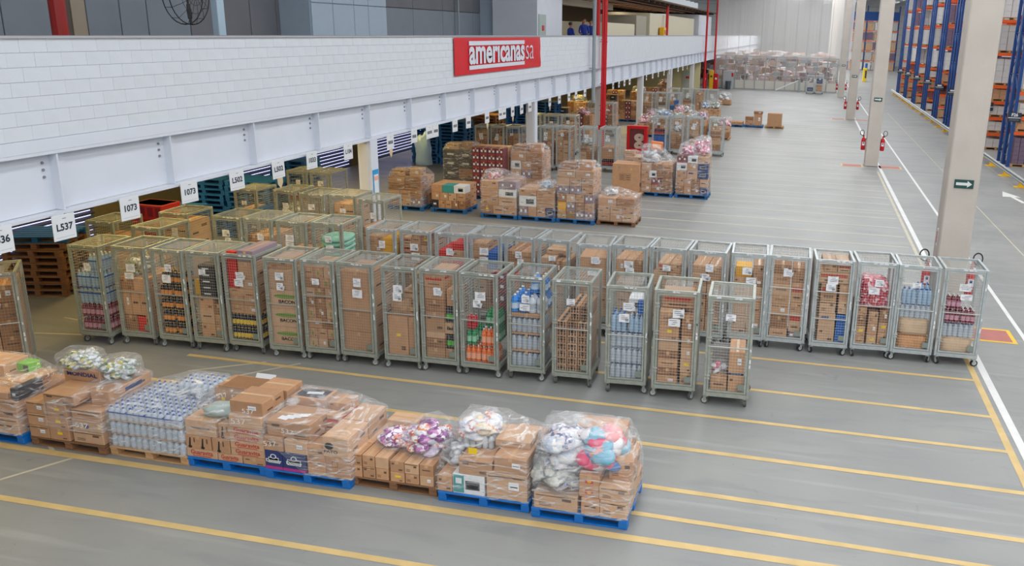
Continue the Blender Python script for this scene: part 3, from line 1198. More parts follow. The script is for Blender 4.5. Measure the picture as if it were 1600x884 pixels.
def pack(h, x, y, z, nx, ny, style, rz=0.0, band=None):
    """shrink-wrapped pack of bottles"""
    r = BOTTLE_R.get(style, .042)
    p = empty('bottle_pack', (0, 0, 0))
    me = bottle_mesh(style)
    for j in range(ny):
        for i in range(nx):
            link('bottle', me, p, ((i - (nx - 1) / 2) * 2 * r, (j - (ny - 1) / 2) * 2 * r, 0), (0, 0, RND.uniform(0, 6)))
    hh = BOTTLE_H[style]
    if band:
        b = MB()
        X, Y = nx * r + .002, ny * r + .002
        for z0, z1 in ((hh * .60, hh * .68),):
            for (a, c) in (((-X, -Y), (X, -Y)), ((X, -Y), (X, Y)), ((X, Y), (-X, Y)), ((-X, Y), (-X, -Y))):
                b.quad((a[0], a[1], z0), (c[0], c[1], z0), (c[0], c[1], z1), (a[0], a[1], z1), band)
        link('wrap_band', b.mesh('wrap_band'), p)
    h.put(p, x, y, z, 'pack of ' + PACKW[style], 'bottle pack', rz, (nx * 2 * r, ny * 2 * r, hh))
    return z + hh


def packs(h, x0, x1, z0, layers, nx, ny, style, y0=-.36, ydepth=1, band=None):
    """layers of packs side by side between x0 and x1"""
    r = BOTTLE_R.get(style, .042)
    z = z0
    wd = nx * 2 * r
    n = max(1, int((x1 - x0 + .02) / wd))
    for k in range(layers):
        for j in range(ydepth):
            for i in range(n):
                gap = (x1 - x0) / n
                pack(h, x0 + gap * (i + .5), y0 + ny * r + j * (ny * 2 * r + .006), z, nx, ny, style, band=band)
        z += BOTTLE_H[style] + .004
    return z


def blob_mesh(key, rx, ry, rz, m, seed, amp=.18, sub=3, fr=2.2, flat=.55):
    def mk():
        bm = bmesh.new()
        bmesh.ops.create_icosphere(bm, subdivisions=sub, radius=1.0)
        off = Vector((seed * 3.7, seed * 1.3, seed * 2.1))
        for v in bm.verts:
            n = v.co.normalized()
            q = n.copy()
            # squarish cushion
            p = 5.5 if key == 'sack' and amp < .1 else 2.8
            nn = (abs(q.x) ** p + abs(q.y) ** p + abs(q.z) ** p) ** (1 / p)
            q = q / nn
            d = 1 + amp * noise.noise(n * fr + off) + amp * .5 * noise.noise(n * fr * 2.7 + off)
            q *= d
            v.co = Vector((q.x * rx, q.y * ry, max(q.z, -flat) * rz + rz * flat))
        me = bpy.data.meshes.new('blob')
        bm.to_mesh(me)
        bm.free()
        me.materials.append(m)
        me.polygons.foreach_set('use_smooth', [True] * len(me.polygons))
        return me
    return cached(('blob', key, round(rx, 2), round(ry, 2), round(rz, 2), m.name, seed, sub, amp), mk)


PK_CLOTH = [patch_mat('white_packets', [(226, 228, 232), (206, 210, 220), (232, 226, 222), (186, 196, 214)], 18),
            patch_mat('floral_packets', [(224, 220, 224), (90, 100, 140), (214, 190, 196), (232, 232, 234), (160, 170, 196)], 27),
            patch_mat('grey_green_packets', [(196, 194, 186), (168, 172, 164), (214, 212, 208), (140, 146, 150)], 15)]
PK_SNACK = [patch_mat('purple_packets', [(150, 70, 150), (226, 214, 226), (190, 120, 176), (236, 232, 236), (120, 50, 120)], 20),
            patch_mat('orange_white_packets', [(228, 224, 226), (224, 140, 90), (236, 232, 230), (206, 90, 80)], 27),
            patch_mat('silver_purple_packets', [(214, 206, 220), (170, 120, 170), (232, 228, 234), (190, 176, 200)], 23)]
PK_GREEN = [patch_mat('green_food_packets', [(120, 150, 110), (222, 224, 222), (204, 180, 80), (70, 110, 70), (214, 216, 220)], 25),
            patch_mat('silver_packets', [(206, 210, 214), (170, 176, 182), (228, 230, 234), (140, 160, 130)], 23)]
PK_PINK = [patch_mat('pink_stripe_packets', [(232, 216, 222), (226, 120, 160), (238, 228, 230), (214, 60, 110)], 15)]
PK_RED = [patch_mat('red_packets', [(176, 40, 60), (206, 120, 136), (150, 40, 70), (222, 190, 196), (190, 60, 70)], 27)]
PK_BRIGHT = [mat('hot_pink_packet', (226, 60, 110), .4), mat('blue_packet', (36, 110, 184), .4), mat('aqua_packet', (120, 180, 204), .4),
             mat('white_packet', (230, 226, 228), .4), mat('coral_packet', (230, 150, 150), .4)]
PK_WHITE = [mat('milky_packet', (222, 224, 228), .4, rnd=.05), mat('pale_grey_packet', (200, 204, 210), .4, rnd=.05)]
PK_BLUE = [patch_mat('pale_blue_packets', [(190, 210, 232), (150, 184, 222), (220, 226, 234), (120, 160, 210)], 17)]


def bag(h, x, y, z, rx, ry, rz_, mats, n, desc, seed=1, film=BAGF, pk=.34, rot=0.0):
    """clear plastic bag with soft packets inside; base at z"""
    e = empty('plastic_bag', (0, 0, 0))
    r = random.Random(seed * 13 + 5)
    for i in range(int(n * 2.8)):
        for t in range(30):
            a, b_, c = r.uniform(-1, 1), r.uniform(-1, 1), r.uniform(0, 1)
            if a * a + b_ * b_ + (c - .3) ** 2 * .9 < .95:
                break
        s = pk * r.uniform(.72, 1.0)
        m = mats[i % len(mats)]
        me = blob_mesh('pk%d' % (i % 3), rx * s * 1.25, ry * s * 1.05, rz_ * s * .62, m, i % 3 + 1, .2, 2)
        o = link('packet', me, e, (a * rx * .72, b_ * ry * .72, c * rz_ * .98), (r.uniform(-.8, .8), r.uniform(-.8, .8), r.uniform(0, 6)))
    me = blob_mesh('film', rx * 1.08, ry * 1.08, rz_ * 1.05, film, seed, .16, 3, 2.6)
    link('film', me, e)
    h.put(e, x, y, z, desc, 'plastic bag', rot, (rx * 1.6, ry * 1.6, rz_ * 1.4))
    return e


def sack(h, x, y, z, rx, ry, rz_, m, desc, seed=1, rot=0.0, amp=.2, name='plastic_bag'):
    o = link(name, blob_mesh('sack', rx, ry, rz_, m, seed, amp, 3, 2.0))
    h.put(o, x, y, z, desc, 'bag' if name == 'plastic_bag' else name.replace('_', ' '), rot, (rx * 1.8, ry * 1.8, rz_ * 1.45))
    return o


def wrap(h, label, group, pts=None, off=.014, seed=3, mt=None, amp=.012, ztop=None):
    """stretch film hull pulled tight around a pallet load"""
    pts = pts or h.hull
    bm = bmesh.new()
    cx = sum(p[0] for p in pts) / len(pts)
    cy = sum(p[1] for p in pts) / len(pts)
    for p in pts:
        if ztop and p[2] > ztop:
            continue
        d = Vector((p[0] - cx, p[1] - cy, 0))
        d = d.normalized() * off * 1.3
        bm.verts.new((p[0] + d.x, p[1] + d.y, p[2] + (off if p[2] > .3 else 0)))
    r = bmesh.ops.convex_hull(bm, input=bm.verts)
    bmesh.ops.delete(bm, geom=[v for v in bm.verts if not v.link_faces], context='VERTS')
    bmesh.ops.dissolve_limit(bm, angle_limit=.03, verts=bm.verts, edges=bm.edges)
    bmesh.ops.triangulate(bm, faces=bm.faces)
    for it in range(4):
        ed = [e for e in bm.edges if e.calc_length() > .14]
        if ed:
            bmesh.ops.subdivide_edges(bm, edges=ed, cuts=1)
            bmesh.ops.triangulate(bm, faces=[f for f in bm.faces if len(f.verts) > 3])
    bm.normal_update()
    for v in bm.verts:
        q = v.co * 4.0 + Vector((seed, seed * 2, 0))
        v.co += v.normal * (amp * noise.noise(Vector((q.x, q.y, q.z * 2.5))) + amp * .5)
    # drop the underside: the film only goes round and over
    zmin = min(v.co.z for v in bm.verts)
    bmesh.ops.delete(bm, geom=[f for f in bm.faces if f.normal.z < -.8 and f.calc_center_median().z < zmin + .1], context='FACES')
    me = bpy.data.meshes.new('stretch_film')
    bm.to_mesh(me)
    bm.free()
    me.materials.append(mt or FILM)
    me.polygons.foreach_set('use_smooth', [True] * len(me.polygons))
    o = link('stretch_wrap', me)
    o.matrix_world = h.M
    tag(o, label, 'stretch film', group)
    return o


# ---------------- pallets
def pallet_meshes(m):
    def mk():
        a = MB()
        a.cbox((0, 0, 0), (1.2, .135, .022), m, .003)
        t = MB()
        t.cbox((0, 0, 0), (.10, 1.0, .022), m, .003)
        c = MB()
        c.cbox((0, 0, 0), (.11, .12, .078), m, .004)
        d = MB()
        d.cbox((0, 0, 0), (1.2, .10, .02), m, .003)
        return a.mesh('deck_board'), t.mesh('stringer_board'), c.mesh('block'), d.mesh('bottom_board')
    return cached(('pal', m.name), mk)


def pallet(loc, rz, m, label, group):
    """1.2 x 1.0 m pallet, long side along its X, origin at its centre on the floor"""
    A, T, B_, D_ = pallet_meshes(m)
    e = empty('pallet', loc, rz)
    tag(e, label, 'pallet', group)
    for k in range(6):
        link('deck_board', A, e, (0, -.4325 + k * .173, .131))
    for x in (-.545, 0, .545):
        link('stringer_board', T, e, (x, 0, .109))
        for y in (-.43, 0, .43):
            link('block', B_, e, (x, y, .059))
    for y in (-.43, 0, .43):
        link('bottom_board', D_, e, (0, y, .01))
    return e


def pallet_solid(m):
    """a whole pallet as one light mesh, for the tall stacks far under the mezzanine"""
    def mk():
        b = MB()
        for k in range(6):
            b.box((0, -.4325 + k * .173, .131), (1.2, .135, .022), m)
        for x in (-.545, 0, .545):
            b.box((x, 0, .109), (.10, 1.0, .022), m)
            for y in (-.43, 0, .43):
                b.box((x, y, .059), (.11, .12, .078), m)
        for y in (-.43, 0, .43):
            b.box((0, y, .01), (1.2, .1, .02), m)
        return b.mesh('pallet')
    return cached(('palsolid', m.name), mk)

# ================================================================== FRONT ROW OF CAGES
ROW1 = [(-12.62, 11.88, -12.02), (-11.88, 12.04, -11.23), (-11.13, 12.09, -10.5), (-10.46, 12.15, -9.83), (-9.78, 12.2, -9.13), (-8.98, 12.2, -8.36), (-8.30, 12.26, -7.69),
        (-7.64, 12.3, -6.95), (-6.83, 12.32, -6.19), (-6.15, 12.37, -5.47), (-5.43, 12.37, -4.75), (-4.63, 12.43, -3.98), (-3.84, 12.43, -3.17), (-2.94, 12.40, -2.25),
        (-2.15, 12.40, -1.43), (-1.28, 12.33, -0.55)]
R1TXT = ['water packs over maroon bottles', 'a crumpled silver bag over cartons', 'layers of dark sauce bottles', 'black boxes over cartons', 'a red sheet beside cartons',
         'green marked bacon cartons', 'many small cartons', 'four wide plain cartons', 'crumpled paper on a carton', 'cartons beside dark bottles',
         'orange soda below green bottles', 'big blue jugs over water', 'flat dark-taped cartons', 'water bottle layers', 'two columns of cartons', 'a half empty grey panelled load']
H1 = []
for i, (xl, yf, xr) in enumerate(ROW1):
    wd = max(xr - xl, .62)
    rz = (.06, .05, .05, .05, .03, .06, .05, 0, .05, .02, 0.0, .05, .04, .08, .07, .05)[i]
    loc = Vector(((xl + xr) / 2, yf + .43, 0))
    roll_cage(loc, rz, wd / CW, 'grey roll cage with %s, %s from left in front row' % (R1TXT[i], ORD[i]), 'roll cages in the front row',
              GALV, (-.28, .2) if i == 6 else (0.0,))
    h = Holder(loc, rz, 'in %s front-row cage' % ORD[i], 'goods in the %s front-row cage' % ORD[i])
    h.s = wd / CW * .93
    H1.append(h)
B0 = .237                                                       # top of the cage floor
# 1
h = H1[0]
z = packs(h, -.27, .27, B0, 1, 3, 2, 'maroon', -.36, 2)
z = packs(h, -.27, .27, z, 1, 3, 2, 'maroon', -.36, 2)
z = packs(h, -.27, .27, z, 1, 3, 2, 'bluecap', -.36, 2, BLUEC)
z = packs(h, -.27, .27, z, 1, 3, 2, 'waterw', -.36, 2, BLUEC)
packs(h, .0, .27, z, 1, 3, 2, 'waterw', -.36, 2, BLUEC)
# 2
h = H1[1]
h.grid(-.27, -.02, B0, [.33], 1, 'dark', -.36, .3)
h.carton(.07, -.22, B0, .17, .25, .30, 'red')
h.carton(.22, -.03, B0, .12, .66, .33, 'plain')
z = h.grid(-.27, .27, B0 + .333, [.46], 3, 'plain')
z = h.grid(-.27, .27, z, [.24], 2, ['dark', 'plain'])
bag(h, -.02, -.05, z, .22, .26, .26, PK_GREEN, 9, 'crumpled bag of silver green packets', 5)
# 3
h = H1[2]
z = packs(h, -.27, .27, B0, 4, 3, 2, 'sauce', -.36, 2)
z = packs(h, -.2, .27, z, 1, 3, 2, 'sauce', -.36, 2)
# 4
h = H1[3]
z = h.grid(-.18, .10, B0, [.28, .26, .24], 1, ['plain', 'pale'])
h.grid(.10, .28, B0, [.22, .24, .2], 1, 'dark')
h.carton(-.21, -.1, z, .12, .4, .28, 'yellow')
h.grid(-.13, .17, z, [.11, .12, .11, .12, .12], 1, 'black')
h.carton(.23, -.05, z - .12, .11, .5, .26, 'black')
# 5
h = H1[4]
z = packs(h, -.28, .0, B0, 2, 4, 2, 'sauce2', -.36, 2)
packs(h, .0, .28, B0, 2, 4, 2, 'sauce2', -.36, 2)
z = h.grid(-.27, .27, z, [.17, .17, .13], [2, 2, 1], 'plain')
h.carton(-.18, -.3, z, .17, .1, .66, 'red')
z = h.grid(-.05, .27, z, [.18, .32, .2], 1, ['pale', 'plain', 'mauve'])
# 6
h = H1[5]
for k in range(4):
    zz = B0 + k * .345
    o = h.carton(.01, 0, zz, .55, .72, .34, 'pale', seed=9)
    if k < 3:
        b = MB()
        b.tube((0, -.001, 0), (0, .001, 0), .04, GREENINK, 20)
        g = link('green_print', b.mesh('green_print'), o, (.03, -.362, .22), (0, 0, 0))
        g.scale = (5.6, 1, 1)
        lettering(o, 'BACON', .09, BLACKINK, (.05, -.363, .12), bold=.004)
h.carton(-.08, 0, B0 + 1.38, .34, .6, .16, 'plain')
# 7
h = H1[6]
h.grid(-.27, .27, B0, [.185] * 8, [3, 3, 2, 3], ['greenprint', 'plain', 'dark', 'greenprint', 'plain'])
# 8
h = H1[7]
for k in range(4):
    h.carton(0, 0, B0 + k * .365, .59, .74, .363, 'plain', seed=9)
# 9
h = H1[8]
h.carton(-.07, -.02, B0, .36, .7, .72, 'ytag', seed=4)
h.carton(.2, -.02, B0, .16, .7, .72, 'plain')
sack(h, -.05, -.12, B0 + .722, .2, .2, .14, mat('crumpled_kraft', (176, 138, 104), .8, var=.1), 'crumpled brown paper bundle', 4, name='paper_bundle', amp=.3)
h.carton(.09, .14, B0 + .722, .36, .36, .38, 'print')
h.carton(.19, -.2, B0 + .722, .14, .26, .17, 'pale')
h.carton(.16, .14, B0 + 1.105, .2, .34, .3, 'plain')
# 10
h = H1[9]
z = h.grid(-.27, .08, B0, [.2, .17, .12, .36, .22, .22, .22], 1, ['plain', 'dark', 'pale', 'plain', 'dark', 'plain', 'redprint'])
z = h.grid(.08, .27, B0, [.2], 1, 'plain')
z = pack(h, .175, -.24, z, 2, 3, 'greenlab') + .004
h.carton(.175, .1, B0 + .2, .18, .3, .27, 'plain')
o = h.carton(.175, -.04, z, .19, .66, .2, 'pale', seed=9)
lettering(o, 'Bal', .09, BLACKINK, (0, -.332, .1), bold=.004)
z = pack(h, .175, -.24, z + .2, 2, 3, 'greenlab')
h.carton(.175, -.14, z, .16, .3, .3, 'plain')
h.carton(.175, .16, z - .27, .18, .26, .5, 'dark')
# 11
h = H1[10]
z = packs(h, -.28, .28, B0, 1, 3, 2, 'orange', -.36, 2)
pack(h, .14, -.26, z, 3, 2, 'orange')
z2 = pack(h, -.17, -.26, z, 2, 2, 'green') + .003
pack(h, -.17, .0, z, 2, 2, 'green')
pack(h, -.17, -.26, z2, 2, 2, 'redcan')
z3 = pack(h, .14, .03, z, 3, 3, 'green') + .003
pack(h, .14, .0, z3, 3, 3, 'green')
h.grid(-.0, .27, z, [.28, .28, .26], 1, 'maroon', .17, .37)
h.grid(-.0, .27, z + .82, [.18, .16], 1, 'maroon', .17, .37)
# 12
h = H1[11]
z = B0
for k in range(3):
    z = packs(h, -.27, .27, z, 1, 3, 3, 'water', -.36, 2)
    h.carton(0, 0, z, .55, .72, .03 if k < 2 else .07, 'plain', seed=9)
    z += .034 if k < 2 else .074
for j in range(2):
    pack(h, -.14, -.22 + j * .32, z, 2, 2, 'jug')
    z2 = pack(h, .16, -.22 + j * .32, z, 2, 2, 'jug' if j else 'whitejug')
pack(h, .16, -.05, z2 + .003, 2, 2, 'jug')
# 13
h = H1[12]
z = h.grid(-.27, .27, B0, [.128] * 7, 3, 'dtape', -.37, .37, 1)
h.grid(-.06, .27, z, [.128, .128], 2, 'dtape', -.3, .37, 1)
# 14
h = H1[13]
z = packs(h, -.27, .27, B0, 3, 3, 2, 'water', -.36, 2)
z2 = packs(h, -.28, -.0, z, 1, 3, 2, 'bluecap', -.36, 2)
packs(h, .02, .28, z, 1, 3, 2, 'waterw', -.36, 2)
h.carton(.13, .05, z2, .26, .5, .22, 'white')
h.carton(.22, -.3, z2, .1, .1, .24, 'blue')
# 15
h = H1[14]
h.grid(-.28, .06, B0, [.15, .14, .15, .14, .16, .3, .2], [1], ['plain', 'dark', 'plain', 'dark', 'pale', 'ytag', 'plain'])
h.grid(.09, .28, B0, [.22, .24, .2, .2, .3], 1, ['plain', 'ytag', 'pale', 'plain', 'dark'])
o = h.carton(0, .1, B0 + 1.244, .5, .5, .22, 'redprint')
# 16
h = H1[15]
h.carton(-.13, -.1, B0, .26, .5, .24, 'plain')
bag(h, -.13, -.1, B0 + .24, .13, .2, .12, PK_WHITE + [PK_BRIGHT[0]], 6, 'small bag of white and pink packets', 9)
h.carton(.14, -.05, B0, .24, .6, .30, 'plain')
h.carton(.14, -.05, B0 + .302, .25, .6, .03, 'navy')
h.carton(.14, -.05, B0 + .335, .25, .6, .36, 'plain')
b = MB()
b.cbox((0, 0, .3), (.3, .02, .6), mat('grey_board', (168, 170, 170), .6), .004)
o = link('grey_board', b.mesh('grey_board'))
h.put(o, -.12, .25, B0, 'upright grey board', 'board')
for hh in H1:
    hh.finish()

# ================================================================== SECOND ROW
ROW2 = [(-8.40, 14.68, -7.76), (-7.72, 14.78, -7.05), (-7.00, 14.80, -6.31), (-6.30, 14.90, -5.62), (-5.58, 14.95, -4.93), (-4.89, 14.93, -4.22), (-4.11, 14.82, -3.44),
        (-3.40, 14.95, -2.70), (-2.68, 15.0, -1.96), (-1.93, 15.0, -1.21), (-1.17, 15.08, -.48), (-.46, 15.12, .31), (.37, 15.1, 1.08), (1.12, 15.18, 1.85), (1.87, 15.18, 2.61), (2.65, 15.22, 3.41)]
R2TXT = ['yellow sacks and cartons', 'a yellow tagged carton', 'red boxes', 'a bright blue box', 'a red box low left', 'dark cartons at right', 'one big plain carton', 'upright cartons',
         'loosely piled cartons', 'rows of flat cartons', 'a yellow box on top', 'stacked mixed cartons', 'blue boxes below cartons', 'a red bag over cartons', 'water bottles over kraft sacks', 'red bottles over water']
H2 = []
for i, (xl, yf, xr) in enumerate(ROW2):
    wd = xr - xl
    rz = (.02, .0, .05, 0, -.04, -.04, .07, -.04, -.05, -.04, .05, .01, .06, .07, .02, .03)[i]
    loc = Vector(((xl + xr) / 2, yf + .43, 0))
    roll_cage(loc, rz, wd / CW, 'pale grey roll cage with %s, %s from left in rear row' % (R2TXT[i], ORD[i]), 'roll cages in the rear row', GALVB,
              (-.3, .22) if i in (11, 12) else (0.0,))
    h = Holder(loc, rz, 'in %s rear-row cage' % ORD[i], 'goods in the %s rear-row cage' % ORD[i])
    H2.append(h)
z0 = .9
for i in range(11):
    h = H2[i]
    h.grid(-.29, .29, B0, [.34, .33], 2, 'plain', hidden=True)
    z = B0 + .67
    if i == 0:
        h.grid(-.29, .02, z, [.2, .22, .2, .16], 1, ['plain', 'dark'])
        h.grid(.04, .29, z, [.36], 1, 'yellow')
        h.grid(-.02, .29, z + .36, [.25, .14], 1, 'yellow')
    elif i == 1:
        h.grid(-.29, -.1, z, [.22, .2, .2, .16], 1, 'redprint')
        h.grid(-.1, .29, z, [.22, .22, .2, .2], 2, ['plain', 'ytag', 'dark'])
    elif i == 2:
        h.grid(-.29, .29, z, [.2, .19, .18], 2, ['red', 'plain', 'redprint', 'red'])
        h.carton(.1, 0, z + .57, .3, .5, .12, 'red')
    elif i == 3:
        h.grid(-.29, .0, z, [.2, .2, .2, .15], 1, 'plain')
        h.grid(.02, .27, z, [.22], 1, 'plain')
        h.grid(.0, .28, z + .22, [.36], 1, 'blue')
    elif i == 4:
        h.grid(-.29, .05, z, [.22], 1, 'red')
        h.grid(.05, .29, z, [.22], 1, 'dark')
        h.grid(-.29, .29, z + .22, [.2, .22], 2, ['plain', 'pale', 'dark'])
    elif i == 5:
        h.grid(-.29, .0, z, [.16, .2, .2], 1, ['pale', 'plain'])
        h.grid(.0, .29, z, [.22, .3], 2, ['dark', 'plain'])
        h.carton(-.05, .1, z + .565, .4, .4, .1, 'pale')
    elif i == 6:
        h.carton(0, -.02, z, .56, .68, .68, 'plain', seed=9)
    elif i == 7:
        h.grid(-.29, .29, z, [.36, .3], 3, ['plain', 'plain', 'dark'])
    elif i == 8:
        h.grid(-.29, .29, z, [.24, .22], 2, ['plain', 'dark', 'pale'])
        h.grid(-.2, .25, z + .46, [.18], 2, ['redprint', 'plain'])
    elif i == 9:
        h.grid(-.29, .0, z, [.13] * 5, 1, ['plain', 'pale'])
        h.grid(.0, .29, z, [.3, .35], 1, ['pale', 'plain'])
    else:
        h.grid(-.29, .29, z, [.16, .14, .16], 2, ['plain', 'pale'])
        h.carton(-.1, -.1, z + .462, .3, .4, .2, 'yellow')
        h.carton(.18, -.05, z + .462, .2, .5, .24, 'plain')
# 12
h = H2[11]
h.grid(-.29, .05, B0, [.18, .25, .22, .2, .2, .2, .18], 1, ['plain', 'dark', 'print', 'plain', 'pale'])
h.grid(.08, .29, B0, [.14], 1, 'mauve')
h.grid(.06, .29, B0 + .14, [.4, .18, .38, .3], 1, ['redprint', 'plain', 'redprint', 'dark'])
# 13
h = H2[12]
h.grid(-.22, .1, B0, [.3, .28], 1, ['pale', 'blueprint'])
h.grid(.11, .29, B0, [.28, .28], 1, 'blue')
h.grid(-.22, .08, B0 + .58, [.24, .34], 1, ['print', 'redprint'])
h.grid(.12, .29, B0 + .58, [.26, .3], 1, ['pale', 'plain'])
h.grid(-.29, .29, B0 + 1.16, [.22], 1, 'redprint')
h.grid(-.2, .29, B0 + 1.38, [.16], 2, ['pale', 'redprint'])
# 14
h = H2[13]
h.grid(-.29, -.11, B0, [.15, .22, .2, .16], 1, ['plain', 'ytag', 'print'])
h.grid(-.08, .11, B0, [.2, .24, .22], 1, ['ytag', 'plain', 'plain'])
h.grid(.12, .29, B0, [.26, .2, .24], 1, ['plain', 'ytag', 'dark'])
sack(h, .0, -.05, B0 + .735, .27, .3, .34, PK_RED[0], 'big clear bag of red packets', 7, amp=.09)
# 15
h = H2[14]
sack(h, 0, -.05, B0, .285, .33, .19, mat('orange_kraft', (200, 142, 92), .75, var=.12, scale=3), 'orange kraft sack', 3, name='kraft_sack', amp=.08)
sack(h, 0, -.05, B0 + .3, .285, .33, .19, mat('pale_kraft', (204, 174, 142), .75, var=.1, scale=3), 'pale kraft sack', 5, name='kraft_sack', amp=.08)
z = packs(h, -.28, .28, B0 + .6, 1, 3, 2, 'water', -.36, 2)
packs(h, -.28, .28, z, 1, 3, 2, 'bluecap', -.36, 1)
packs(h, .02, .28, z, 1, 3, 2, 'bluecap', .0, 1, BLUEC)
# 16
h = H2[15]
sack(h, 0, -.05, B0, .285, .33, .19, MATS['pale_kraft'], 'pale kraft sack', 2, name='kraft_sack', amp=.08)
z = packs(h, -.28, .28, B0 + .3, 1, 3, 2, 'water', -.36, 2)
z = packs(h, -.28, .28, z, 1, 3, 2, 'maroon', -.36, 2)
packs(h, -.28, .0, z, 1, 3, 2, 'maroon', -.36, 1)
for hh in H2:
    hh.finish()

# ================================================================== CAGES UNDER AND BEYOND THE MEZZANINE
FAR = [(-13.83, 13.5, .62, 'dark goods beside the wood pallets', 'dark'), (-12.65, 13.37, .64, 'maroon goods just behind front row', 'maroon'),
       (-13.07, 14.58, .67, 'tan cartons before blue pallets', 'plain'), (-11.85, 14.65, .68, 'behind the fifth front cage', None), (-11.17, 14.7, .66, 'dark goods beside an empty one', 'dark'),
       (-10.40, 14.68, .68, 'tight cartons next to mint sacks', 'plain'), (-9.68, 14.78, .69, 'pale mint folded sacks', 'green'),
       (-13.33, 17.3, .62, 'blue boxes beside third sign', 'blue'), (-12.40, 17.5, .60, 'a grey bundle inside', 'bag'), (-11.60, 17.34, .66, 'dark cartons deep under mezzanine', 'dark'),
       (-10.86, 17.43, .68, 'cartons left of white post', 'plain'), (-13.72, 20.0, .62, 'maroon goods in deepest row', 'maroon'), (-13.04, 20.05, .65, 'right end of the deepest row', None),
       (-9.98, 17.2, .66, 'dense cartons right of the white post', 'plain'),
       (-13.26, 32.2, .6, 'tall cartons left of four', 'plain'), (-12.64, 32.35, .6, 'dark goods second of four', 'dark'),
       (-12.02, 32.5, .6, 'dark goods third of four', 'dark'), (-11.4, 32.65, .6, 'maroon goods right of four', 'maroon'),
       (-12.95, 37.7, .75, 'deep in shade behind the second post', None), (-12.1, 37.8, .75, 'white bag in deep shade', 'bag'), (-11.3, 37.9, .75, 'dark cartons in deep shade', 'dark'),
       (-10.78, 33.2, .58, 'maroon cartons touching second post', 'maroon'), (-10.14, 33.35, .62, 'cartons just past second post', 'plain'), (-9.18, 33.5, .64, 'silver bag past second post', 'bag'), (-8.34, 33.72, .72, 'dark bottles low down', 'bottles'),
       (-7.17, 39.5, .7, 'cola bottles over blue cans', 'cola'), (-6.42, 40.0, .7, 'silver bag over flat cartons', 'bag'), (-5.6, 40.1, .74, 'one small carton at the bottom', 'one'), (-4.56, 40.2, .74, 'flat cartons at row end', 'flat'),
       (-10.75, 55, .7, 'cartons past the third post', 'plain'), (-9.95, 55.4, .8, 'second in the far bay', None), (-9.1, 55.6, .8, 'blue boxes in far bay', 'blue'), (-9.9, 60.2, .8, 'left behind the far bay', None), (-8.9, 60.3, .8, 'silver bag behind far bay', 'bag'), (-8.0, 60.4, .8, 'pale cartons behind far bay', 'plain'),
       (-7.1, 60.4, .8, 'rightmost behind the far bay', None), (-12.0, 45.5, .7, 'dark cartons in dim bay', 'dark'), (-11.2, 45.6, .7, 'maroon goods in dim bay', 'maroon'), (-13.5, 10.1, .66, 'cartons at left picture edge', 'leftcage')]
SMALLP = False
for i, (xl, yf, wd, txt, fill) in enumerate(FAR):
    if fill == 'leftcage':
        loc, rz = Vector((-12.48, 10.38, 0)), 0.72
    else:
        loc, rz = Vector((xl + wd / 2, yf + .43, 0)), RND.uniform(-.04, .05)
    roll_cage(loc, rz, wd / CW, 'wire roll cage with %s' % txt if fill not in (None,) else 'mostly empty wire roll cage, %s' % txt,
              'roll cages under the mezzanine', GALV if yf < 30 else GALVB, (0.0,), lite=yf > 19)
    h = Holder(loc, rz, 'in cage with ' + txt if fill else 'in mostly empty cage ' + txt, 'goods in cages under the mezzanine')
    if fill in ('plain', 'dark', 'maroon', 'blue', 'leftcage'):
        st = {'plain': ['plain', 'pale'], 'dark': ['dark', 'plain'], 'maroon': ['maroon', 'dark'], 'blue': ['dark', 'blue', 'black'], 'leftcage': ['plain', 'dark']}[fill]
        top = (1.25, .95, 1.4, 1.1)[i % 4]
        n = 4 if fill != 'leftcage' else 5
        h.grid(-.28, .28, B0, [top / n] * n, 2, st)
    elif fill == 'green':
        h.grid(-.28, .28, B0, [.4, .4], 2, 'plain')
        gm = mat('mint_sacking', (140, 206, 182), .6, var=.06)
        for k in range(5):
            sack(h, RND.uniform(-.02, .02), 0, B0 + .8 + k * .1, .29, .36, .06, gm, 'folded mint green sack', 3 + k, amp=.1, name='folded_sack')
    elif fill == 'bag':
        z = h.grid(-.28, .28, B0, [.3, .3, .25], 2, ['plain', 'dark'])
        bag(h, 0, -.02, z, .26, .3, .24, PK_GREEN[1:], 7, 'crumpled silver bag', 3 + i)
    elif fill == 'bottles':
        z = packs(h, -.27, .27, B0, 1, 3, 3, 'cola', -.36, 2)
        h.grid(-.28, .28, z, [.2, .3], 1, ['plain', 'dark'])
    elif fill == 'cola':
        z = h.grid(-.28, .28, B0, [.24, .24, .24], 3, 'blue')
        packs(h, -.27, .27, z, 1, 3, 2, 'cola', -.36, 2)
    elif fill == 'one':
        h.carton(-.08, 0, B0, .36, .5, .45, 'plain')
    elif fill == 'flat':
        h.grid(-.28, .2, B0, [.16] * 6, 1, ['plain', 'pale', 'print'])
    else:
        h.carton(-.05, .05, B0, .4, .5, .3, 'dark')
    h.finish()

# ================================================================== FRONT PALLETS
P0 = .143
CZ = {}


def front_pallet(xl, xr, yf, m, label, phrase, vs=.75):
    loc = Vector(((xl + xr) / 2, yf + .5, 0))
    p = pallet(loc, RND.uniform(-.01, .01), m, label, 'pallets in the front line')
    h = Holder(loc, 0, phrase, 'goods %s' % phrase)
    h.vs = vs
    return h


